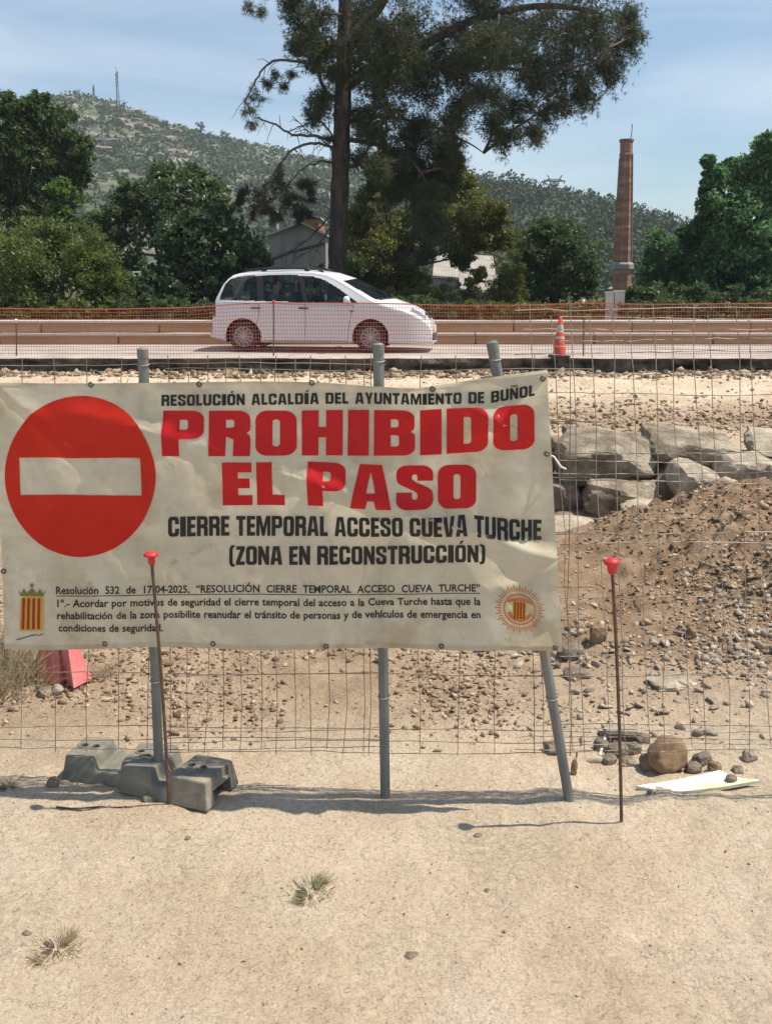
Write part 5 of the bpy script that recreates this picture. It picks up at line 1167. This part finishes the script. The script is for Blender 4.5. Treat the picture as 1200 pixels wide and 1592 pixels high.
# ------------------------------------------------------------------ masts, pylon, power line
def mast(px, pb, pt, Y, label, wide):
    b = at(px, pb, Y); t = at(px, pt, Y); H_ = t[2] - b[2]; root = empty('radio_mast', b - np.array((0, 0, 4)), label, 'radio mast', 'radio masts on the hilltop'); H_ += 4
    mb = MB(); w = wide
    for i in range(3):
        a = i * 2.094; mb.tube([(w * math.cos(a), w * math.sin(a), 0), (w * .35 * math.cos(a), w * .35 * math.sin(a), H_ * .86)], .2, 4)
    z = 0; s = 1
    while z < H_ * .82:
        f = lambda z_: w * (1 - .65 * z_ / (H_ * .86))
        for i in range(3):
            a, c = i * 2.094, (i + 1) * 2.094; z2 = z + w * 1.6
            mb.tube([(f(z) * math.cos(a), f(z) * math.sin(a), z), (f(z2) * math.cos(c), f(z2) * math.sin(c), z2)], .11, 3)
        z += w * 1.6
    mb.build('lattice', M['steel_far'], root)
    mb = MB(); mb.tube([(0, 0, H_ * .84), (0, 0, H_)], [.26, .1], 5)
    for q in (.7, .8, .88): mb.box((w * .5, 0, H_ * q), (.5, .4, 1.6)); mb.box((-w * .45, .2, H_ * (q - .05)), (.4, .4, 1.2))
    mb.build('antenna', M['steel_far'], root)
mast(184, 170, 103, 612, 'taller radio mast on the top of the rocky hill', 1.2); mast(147, 171, 128, 612, 'shorter radio mast left of the taller one', .8)
Yp = 300; b = at(861, 307, Yp); k = mpp(300, Yp); py_ = empty('power_pylon', b, 'steel lattice power pylon on the wooded hill', 'pylon'); mb = MB()
zt = (316 - 289) * k
for s in (-1, 1):
    mb.tube([(s * 4 * k, 0, -4), (s * 1.5 * k, 0, zt * .35)], .24, 4); mb.tube([(s * 1.5 * k, 0, zt * .35), (s * 7 * k, 0, zt * .95)], .2, 4); mb.tube([(s * 1.5 * k, 0, zt * .35), (s * 2.2 * k, 0, zt * .95)], .16, 4); mb.tube([(s * 7 * k, 0, zt * .95), (s * 11 * k, 0, zt * 1.25)], .16, 4)
    for q in (.4, .55, .7, .85): mb.tube([(s * 1.5 * k * (1 + q), 0, zt * q), (s * (1.5 + (q - .35) * 9) * k, 0, zt * (q + .08))], .11, 3)
mb.build('frame', M['steel_far'], py_)
mb = MB(); mb.tube([(-17 * k, 0, zt * .93), (17 * k, 0, zt * .93)], .2, 4); mb.tube([(-17 * k, 0, zt * .93), (-7 * k, 0, zt * 1.03), (7 * k, 0, zt * 1.03), (17 * k, 0, zt * .93)], .16, 4); mb.build('crossarm', M['steel_far'], py_)
mb = MB()
for s in (-15, 0, 15): mb.tube([(s * k, 0, zt * .92), (s * k, 0, zt * .78)], .16, 4)
mb.build('insulator', M['steel_far'], py_)
for i, (x, lab) in enumerate(((998, 'far wooden utility pole right of the chimney'), (1066, 'far wooden utility pole beside the right tree'))):
    b = at(x, 352, 250); mb = MB(); h = 16 * mpp(340, 250); mb.tube([(0, 0, -2), (0, 0, h)], .16, 6); mb.box((0, 0, h * .9), (1.4, .14, .14)); o = mb.build('utility_pole', M['steel_far']); o.location = b; tag(o, lab, 'utility pole', 'far utility poles')
for i, (a, b_, lab) in enumerate((((984, 326), (1110, 338), 'upper thin power cable right of the chimney'), ((984, 332), (1110, 344), 'lower thin power cable right of the chimney'))):
    A, Bp = at(*a, 240), at(*b_, 240); t = np.linspace(0, 1, 12)[:, None]; mb = MB(); mb.tube((Bp - A) * t - np.array((0, 0, .9)) * (4 * t * (1 - t)), .035, 4); o = mb.build('power_cable', M['steel_far']); o.location = A; tag(o, lab, 'power cable')

# ------------------------------------------------------------------ trees and bushes
# big pine
YP = 31.0; pb = at(522, 520, YP); pz = tz(pb[0], YP); pine = empty('pine_tree', (pb[0], YP, pz), 'big leaning-crowned pine whose trunk rises behind the white car', 'tree'); po = np.array((pb[0], YP, pz))
def pp(lst, dy=None):
    out = []
    for q in lst: out.append(at(q[0], q[1], YP + (q[2] if len(q) > 2 else 0)) - po)
    return np.array(out)
def smooth_path(P, k=6):
    P = np.asarray(P); n = len(P); t = np.linspace(0, n - 1, (n - 1) * k + 1); out = []
    for q in t:
        i = min(int(q), n - 2); f = q - i; p0, p1, p2, p3 = P[max(i - 1, 0)], P[i], P[i + 1], P[min(i + 2, n - 1)]
        out.append(.5 * ((2 * p1) + (-p0 + p2) * f + (2 * p0 - 5 * p1 + 4 * p2 - p3) * f * f + (-p0 + 3 * p1 - 3 * p2 + p3) * f ** 3))
    return np.array(out)
kk = mpp(300, YP)
tp = smooth_path(pp([(522, 524), (522, 470), (524, 420), (527, 330), (530, 240), (533, 150), (535, 60), (540, -60), (552, -180)]))
rw = np.interp(np.linspace(0, 1, len(tp)), [0, .12, .25, .45, .6, .75, 1], [20, 16, 14.8, 13.6, 12.8, 11, 6]) * kk
trb = MB(); trb.tube(tp, rw * (1 + .05 * rng.normal(size=len(tp))), 14)
trb.build('trunk', M['bark'], pine, smooth=True)
LIMBS = [([(538, 132), (575, 108), (630, 86), (690, 52, -.5), (760, 22, -1), (850, 8, -1.5), (930, 18, -2)], 10, 3),
         ([(536, 75), (562, 42), (590, 8), (620, -40), (690, -90)], 11, 5), ([(540, 20), (520, -30), (480, -60)], 8, 3),
         ([(630, 86), (700, 110, -.4), (770, 105, -.8), (850, 110, -1.2), (930, 95, -1.5)], 4.5, 1.5), ([(700, 110, -.4), (760, 150, -.8), (800, 190, -.9)], 3, 1.2),
         ([(534, 150), (505, 140, .5), (480, 60, 1), (465, 30, 1)], 4, 1.5), ([(532, 215), (590, 225, -.3), (640, 250, -.6), (668, 300, -.6), (672, 360, -.6)], 4, 1.5),
         ([(536, 190), (590, 180, .4), (650, 190, .6), (700, 205, .6)], 4, 1.5), ([(690, 208, .6), (725, 220, .6), (752, 237, .6)], 1.8, .8)]
BARE = [([(524, 120), (500, 105, -.4), (470, 98, -.6), (430, 93, -.8), (408, 108, -.8), (392, 135, -.8), (380, 162, -.8)], 3.2, 1), ([(526, 220), (492, 211, -.4), (455, 208, -.6), (425, 192, -.8), (400, 182, -.9)], 3, 1.1),
        ([(526, 232), (490, 222, -.5), (455, 232, -.7), (430, 262, -.8), (408, 300, -.8)], 2.8, 1), ([(526, 225), (500, 190, .4), (470, 195, .4), (448, 205, .4)], 2, .8), ([(524, 255), (500, 250, -.4), (470, 262, -.6), (445, 290, -.6)], 2.2, .9),
        ([(525, 245), (505, 220), (480, 205), (455, 180)], 1.6, .7), ([(538, 262), (580, 250), (620, 240), (650, 215)], 2, .8), ([(520, 330), (490, 360), (450, 392), (420, 404)], 1.6, .6), ([(520, 345), (488, 385), (455, 400)], 1.3, .5)]
for P, a, b in LIMBS:
    lb = MB(); q = smooth_path(pp(P), 5); lb.tube(q, np.linspace(a, b, len(q)) * kk, 8); lb.build('limb', M['bark'], pine, smooth=True)
tw = MB()
for P, a, b in BARE:
    q = smooth_path(pp(P), 5); tw.tube(q + rng.normal(size=q.shape) * .015, np.linspace(a, b, len(q)) * kk * .9, 6)
    for s in range(3, len(q) - 1, 2):                  # side twigs
        d = rng.normal(size=3) * .25 + (q[s] - q[s - 2]) * .8 + np.array((0, 0, -.15)); tw.tube([q[s], q[s] + d * .6, q[s] + d + (0, 0, -.1)], [.012, .008, .005], 4)
tw.build('dead_branches', M['twig'], pine, smooth=True)
PC = [(760, 20, 85), (850, 40, 85), (930, 35, 68), (975, 25, 36), (700, 55, 70), (630, 45, 60), (660, 135, 45), (720, 112, 52), (800, 92, 66), (880, 108, 58), (940, 105, 36), (800, 168, 40), (852, 165, 42), (790, 212, 26), (700, 190, 34), (650, 190, 42), (600, 165, 42), (565, 90, 36), (585, 210, 32),
      (480, 62, 34), (470, 40, 28), (497, 150, 30), (492, 178, 18), (500, 20, 40), (560, 20, 40), (640, 245, 38), (690, 240, 28), (668, 300, 26), (672, 350, 22), (660, 395, 18), (600, -60, 110), (760, -80, 120), (900, -60, 90), (480, -50, 55), (430, -30, 30), (960, 75, 36), (905, 150, 30), (840, 120, 40), (620, 110, 40), (560, 250, 18), (770, 60, 60), (830, 200, 22), (985, 55, 22), (610, 300, 16), (640, 205, 40), (690, 225, 36), (668, 330, 30), (660, 365, 24), (585, 260, 26), (570, 200, 28), (630, 285, 30), (700, 250, 26), (660, 270, 34), (610, 240, 30), (580, 130, 34), (655, 320, 24), (700, 270, 22), (560, 60, 36), (720, 160, 36), (760, 140, 40), (690, 90, 44), (770, 190, 30), (680, 300, 22), (510, 70, 32), (462, 70, 20), (518, 108, 22), (490, 95, 16), (455, 10, 26), (590, 40, 44), (620, 70, 44), (600, 100, 40), (650, 90, 44), (740, 60, 50), (880, 60, 46), (560, 175, 26)]
cl = [(c - po, r) for c, r in px_clumps([c + (rng.uniform(-2.2, 1.6),) if c[0] > 560 else c + (rng.uniform(-.8, .8),) for c in PC], YP)]
limbpts = np.concatenate([smooth_path(pp(P), 5) for P, a, b in LIMBS] + [tp]); sb = MB(); C_, D_ = [], []
for c, r in cl:
    j = np.argmin(np.linalg.norm(limbpts - c, axis=1)); s0 = limbpts[j]
    sb.tube([s0, (s0 + c) / 2 + rng.normal(size=3) * .12, c], [.05, .035, .02], 5)
    for q in range(int(12 + r * 17)):                   # sprays: a twig with tufts along its outer half
        u = rand_unit(1)[0]; u[2] = u[2] * .8 - .25; e = c + u * r * rng.uniform(.55, 1.08) + np.array((0, 0, -.10 * r))
        m_ = (c + e) / 2 + rng.normal(size=3) * .08 + np.array((0, 0, .08)); sb.tube([c + rng.normal(size=3) * .15 * r, m_, e], [.014, .010, .005], 4)
        nt_ = int(16 + 17 * r)
        for w in range(nt_):
            t = rng.uniform(.35, 1.0); p_ = (1 - t) ** 2 * c + 2 * t * (1 - t) * m_ + t * t * e + rng.normal(size=3) * .085 * (1 + r * .35)
            C_.append(p_); D_.append((e - c) / (np.linalg.norm(e - c) + 1e-6) + np.array((0, 0, .1)))
sb.build('twigs', M['twig'], pine, smooth=True)
needles('needles', np.array(C_), np.array(D_), .15, .015, 7, M['pine_leaf'], pine)
DC_ = [(398, 150, 20), (385, 170, 16), (428, 118, 12), (452, 118, 10), (412, 130, 12), (390, 192, 10), (440, 135, 7), (388, 8, 10), (404, 15, 10), (510, 215, 10)]
def sprays(lst, nm, m, nk, length, per):
    C_, D_ = [], []; tb = MB()
    for c, r in [(c - po, r) for c, r in px_clumps(lst, YP - .7)]:
        for q in range(int(6 + r * 10)):
            u = rand_unit(1)[0]; e = c + u * r * .9 * np.array((1, 1, 1.1)) - (0, 0, .18 * r); tb.tube([c + u * r * .1 + np.array((0, 0, .3 * r)), c + u * r * .5, e], [.008, .006, .003], 4)
            for w in range(per): t = rng.uniform(.25, 1); C_.append(c + u * r * .9 * t - (0, 0, .15 * t * r) + rng.normal(size=3) * .05); D_.append(u * .6 + np.array((0, 0, -.6)))
    tb.build('drooping_twigs', M['twig'], pine, smooth=True); needles(nm, np.array(C_), np.array(D_), length, .011, nk, M[m], pine)
sprays(DC_, 'sparse_needles', 'pine_leaf', 6, .14, 14)
sprays([(430, 280, 32), (398, 308, 32), (455, 310, 30), (375, 300, 18), (478, 290, 22), (420, 330, 20), (470, 330, 18)], 'dry_needles', 'dead_needles', 6, .16, 34)

leafy_tree('conifer_tree', 'tall dense dark conifer at the upper left', 'tree', [(39, 186, 37), (79, 198, 37), (9, 171, 27), (59, 166, 23), (114, 238, 30), (44, 241, 52), (-6, 231, 49), (94, 286, 39), (14, 306, 46), (-66, 236, 63), (119, 271, 23), (64, 336, 45), (-46, 326, 54), (-86, 176, 45)], 42, 'conifer_leaf', .20, .34, 80, 30, .28, 40, .30, up=.2)
leafy_tree('small_tree', 'bright green young tree below the dark conifer', 'tree', [(100, 315, 30), (82, 345, 26), (115, 350, 22), (98, 292, 14)], 37, 'bright_leaf', .15, .5, 70, 14, .07, 98, .34)
leafy_tree('bush', 'broad olive-green bush at the left edge', 'bush', [(40, 395, 52), (108, 395, 52), (160, 430, 40), (60, 440, 56), (150, 455, 42), (-30, 425, 62), (10, 380, 36), (135, 410, 36), (90, 370, 26), (190, 462, 22), (20, 460, 40), (-90, 440, 50)], 29, 'bush_leaf', .105, .42, 110, 22, .10, 80, .36)
leafy_tree('tree', 'dark tree rising behind the glossy bush', 'tree', [(272, 300, 46), (222, 310, 42), (318, 312, 42), (180, 345, 36), (232, 355, 50), (290, 345, 45), (345, 330, 30), (160, 390, 34), (255, 272, 22), (300, 280, 22), (200, 300, 24), (190, 420, 40)], 38, 'dark_leaf', .15, .45, 90, 18, .16, 250, .34)
leafy_tree('bush', 'glossy broad-leaved bush just left of the car roof', 'bush', [(330, 385, 50), (285, 400, 46), (372, 398, 40), (300, 438, 50), (250, 440, 38), (395, 395, 22), (345, 345, 22), (310, 350, 24), (270, 370, 28), (350, 430, 40), (225, 460, 26), (385, 425, 26)], 30, 'glossy_leaf', .14, .6, 80, 22, .12, 320, .36)
leafy_tree('olive_tree', 'olive-coloured tree right of the pine trunk', 'tree', [(600, 335, 50), (670, 315, 48), (735, 325, 40), (700, 368, 44), (570, 385, 40), (622, 400, 46), (590, 290, 30), (650, 278, 34), (762, 345, 20), (710, 290, 26), (560, 340, 30), (745, 365, 24), (600, 440, 40), (560, 440, 30), (650, 355, 46), (640, 440, 26), (768, 330, 24), (600, 260, 28), (700, 265, 24), (780, 375, 18), (720, 400, 20), (580, 430, 40)], 36, 'olive_leaf', .13, .36, 100, 20, .15, 610, .36)
leafy_tree('bush', 'low olive scrub under the olive tree behind the bonnet', 'bush', [(690, 460, 24), (730, 455, 22), (770, 462, 22), (650, 462, 22), (800, 450, 24), (745, 430, 14), (792, 425, 20), (610, 466, 20), (575, 466, 18)], 32, 'olive_leaf', .11, .36, 70, 14, .05, 720, .36)
leafy_tree('tree', 'dark round tree left of the chimney', 'tree', [(865, 380, 46), (828, 412, 40), (902, 405, 42), (870, 440, 50), (848, 358, 18), (890, 365, 24), (908, 440, 24), (820, 445, 34), (840, 385, 30), (918, 412, 14)], 34, 'dark_leaf', .125, .4, 100, 20, .14, 868, .35)
leafy_tree('tree', 'large broad-leaved tree filling the right edge', 'tree', [(1150, 278, 42), (1188, 250, 36), (1118, 318, 30), (1168, 345, 52), (1138, 415, 48), (1190, 415, 46), (1112, 400, 24), (1212, 300, 52), (1112, 275, 18), (1130, 262, 18), (1095, 300, 10), (1100, 250, 9), (1092, 345, 12), (1105, 345, 22), (1150, 380, 46), (1230, 380, 60), (1180, 450, 36), (1245, 230, 40), (1125, 448, 28), (1192, 222, 14)], 32, 'broad_leaf', .125, .55, 110, 26, .16, 1175, .36)
leafy_tree('bush', 'pinnate-leaved shrub between the chimney and the right tree', 'bush', [(1030, 385, 24), (1062, 395, 26), (1020, 420, 22), (1050, 425, 28), (1078, 370, 18), (1085, 425, 24), (1040, 450, 26), (1012, 400, 10), (1018, 365, 9), (1062, 362, 9)], 33, 'broad_leaf', .20, .26, 60, 16, .07, 1050, .42)
leafy_tree('bush', 'low dark hedge to the right of the masonry pillars', 'bush', [(990, 462, 20), (1020, 462, 22), (1060, 462, 22), (1100, 462, 22), (1140, 464, 22), (1190, 464, 24), (1230, 464, 24)], 30, 'dark_leaf', .11, .45, 90, 14, .05, 1080, .40)
leafy_tree('bush', 'olive-green shrub filling the gap between the two roofs and the dark tree', 'bush', [(800, 400, 26), (790, 430, 26), (812, 375, 20), (775, 455, 20)], 38, 'olive_leaf', .12, .36, 60, 16, .06, 795, .36)
leafy_tree('bush', 'distant bushes behind the masonry pillars', 'bush', [(1012, 420, 22), (1010, 445, 20), (1040, 440, 26)], 70, 'dark_leaf', .3, .5, 60, 12, .1, 985, .40)
leafy_tree('bush', 'dark undergrowth behind the car between shed and trunk', 'bush', [(440, 440, 18), (480, 440, 20), (520, 445, 18), (410, 450, 20), (545, 420, 22), (500, 425, 14), (470, 462, 20), (560, 462, 20), (430, 465, 20)], 35, 'dark_leaf', .12, .4, 70, 12, .05, 480, .40)
for i, (a, b_, mm, lab) in enumerate(((-40, 210, 'bush_leaf', 'low green undergrowth behind the barrier at the left'), (200, 440, 'dark_leaf', 'shady undergrowth behind the barrier left of the car'), (430, 700, 'dark_leaf', 'undergrowth hidden mostly by the white car'), (690, 935, 'olive_leaf', 'low olive-green undergrowth behind the barrier right of the car'), (980, 1250, 'dark_leaf', 'low undergrowth behind the barrier at the right edge'))):
    leafy_tree('undergrowth', lab, 'bush', [(x + rng.uniform(-5, 5), 486 + rng.uniform(-6, 5), rng.uniform(15, 22)) for x in range(a, b_, 24)], 27.6, mm, .10, .42, 80, 12, .04, (a + b_) / 2, .42)
# far vegetation, read as masses
def scatter(name, G, n, size, per, leaf, m, label, tlo, thi, squash=.85, bias=None):
    C = []
    nt_, nx_ = G.shape[:2]
    for i in range(n):
        a = rng.uniform(tlo, thi); b = rng.uniform(0, 1); u = int(a * (69)); v = int(b * (nx_ - 1)); p_ = G[min(u, nt_ - 1), v]
        if p_[0] < -.42 * p_[1] - 10 or p_[0] > .42 * p_[1] + 10: continue
        if bias is not None and not bias(p_): continue
        s = size * rng.uniform(.5, 1.35); q = rand_unit(per) * (rng.uniform(.2, 1, (per, 1)) ** .5) * s * np.array((1, 1, squash)); C.append(p_ + q + np.array((rng.normal() * 2, rng.normal() * 2, s * .5)))
    o = leaves(name, np.concatenate(C), leaf, .6, m, None, .1); return tag(o, label, 'trees', kind='stuff')
scatter('hill_scrub', HL, 20000, 2.2, 18, 1.35, M['scrub_leaf'], 'dark scrub and small trees covering the rocky hill', .25, 1.0, .7, lambda p_: vnoise(p_[:1], p_[2:3] * 2.6, .018, 81)[0] + .5 * vnoise(p_[:1], p_[2:3] * 3, .06, 82)[0] + .35 * (1 - p_[2] / 90) > -.02 + .4 * rng.uniform(-1, 1) ** 3)
def outcrops(G, n):
    b = MB(); v0, f0 = ICO2
    for i in range(n):
        band = rng.uniform() < .5
        p_ = None
        for _ in range(60):
            t = rng.uniform(.86, .93) if band else rng.uniform(.55, .97); q = G[int(t * 69), int(rng.uniform(0, 1) * (G.shape[1] - 1))]; px = 600 + q[0] / q[1] * F * .98
            if (330 < px < 440 if band else 130 < px < 330): p_ = q; break
        if p_ is None: continue
        sz = np.array((rng.uniform(4, 11), rng.uniform(3, 5), rng.uniform(1.6, 3.6)))
        v = v0 * (1 + .25 * rng.normal(size=(len(v0), 1)).clip(-1, 1.5)); v = np.sign(v) * np.abs(v) ** .7; b.add(v * sz / 2 + p_ + (rng.normal() * 1.5, 0, .8), f0)
    o = b.build('rock_outcrops', M['outcrop']); return tag(o, 'pale rock ledges breaking through the scrub of the hill', 'rock', kind='stuff')
outcrops(HL, 110)
scatter('hill_wood', HR, 2600, 2.7, 80, .8, M['far_leaf'], 'pine wood covering the low hill at the right', .02, 1.02, .8)
for i, (x, y, r) in enumerate([(760, 292, 12), (785, 296, 13), (812, 298, 13), (835, 306, 12), (880, 303, 12), (898, 306, 14), (925, 316, 15), (940, 322, 12), (848, 312, 10), (742, 290, 12), (962, 342, 9)]):
    b = at(x, y + r, 296); k = mpp(y, 296); root = empty('far_pine_tree', b, 'small round-topped pine on the crest of the wooded hill', 'tree', 'pines on the crest of the wooded hill')
    C = clump_points([(np.array((0, 0, r * k * 1.0)), r * k), (np.array((r * k * .5, 0, r * k * .7)), r * k * .6), (np.array((-r * k * .5, 0, r * k * .6)), r * k * .6)], .4, 12, 22)
    leaves('crown', C, .7, .6, M['far_leaf'], root); mb = MB(); mb.tube([(0, 0, -2), (0, 0, r * k)], [.2, .1], 5); mb.build('trunk', M['twig'], root)
for i, (x, y, r, lab) in enumerate([(348, 212, 9, 'lone round tree on the shoulder of the rocky hill'), (362, 218, 6, 'small tree right of the lone round tree on the hill'), (311, 200, 8, 'flat-topped tree on the skyline of the rocky hill')]):
    b = at(x, y + r, 600); k = mpp(y, 600); root = empty('far_tree', b, lab, 'tree', 'trees on the skyline of the rocky hill')
    leaves('crown', clump_points([(np.array((0, 0, r * k)), r * k)], .4, 14, 22), 1.2, .6, M['far_leaf'], root); mb = MB(); mb.tube([(0, 0, -2), (0, 0, r * k)], [.3, .2], 5); mb.build('trunk', M['twig'], root)

# ------------------------------------------------------------------ haze
hz = MB(); hz.box((0, 480, 95), (3200, 1100, 220)); hm = bpy.data.materials.new('haze_air'); hm.use_nodes = True; nt = hm.node_tree; nt.nodes.remove(nt.nodes['Principled BSDF'])
pv = N(nt, 'ShaderNodeVolumePrincipled'); pv.inputs['Density'].default_value = .00034; pv.inputs['Color'].default_value = (.80, .88, 1, 1); pv.inputs['Anisotropy'].default_value = .2
nt.links.new(pv.outputs[0], nt.nodes['Material Output'].inputs['Volume'])
tag(hz.build('haze', hm), 'thin summer haze over the valley', 'haze', kind='stuff')
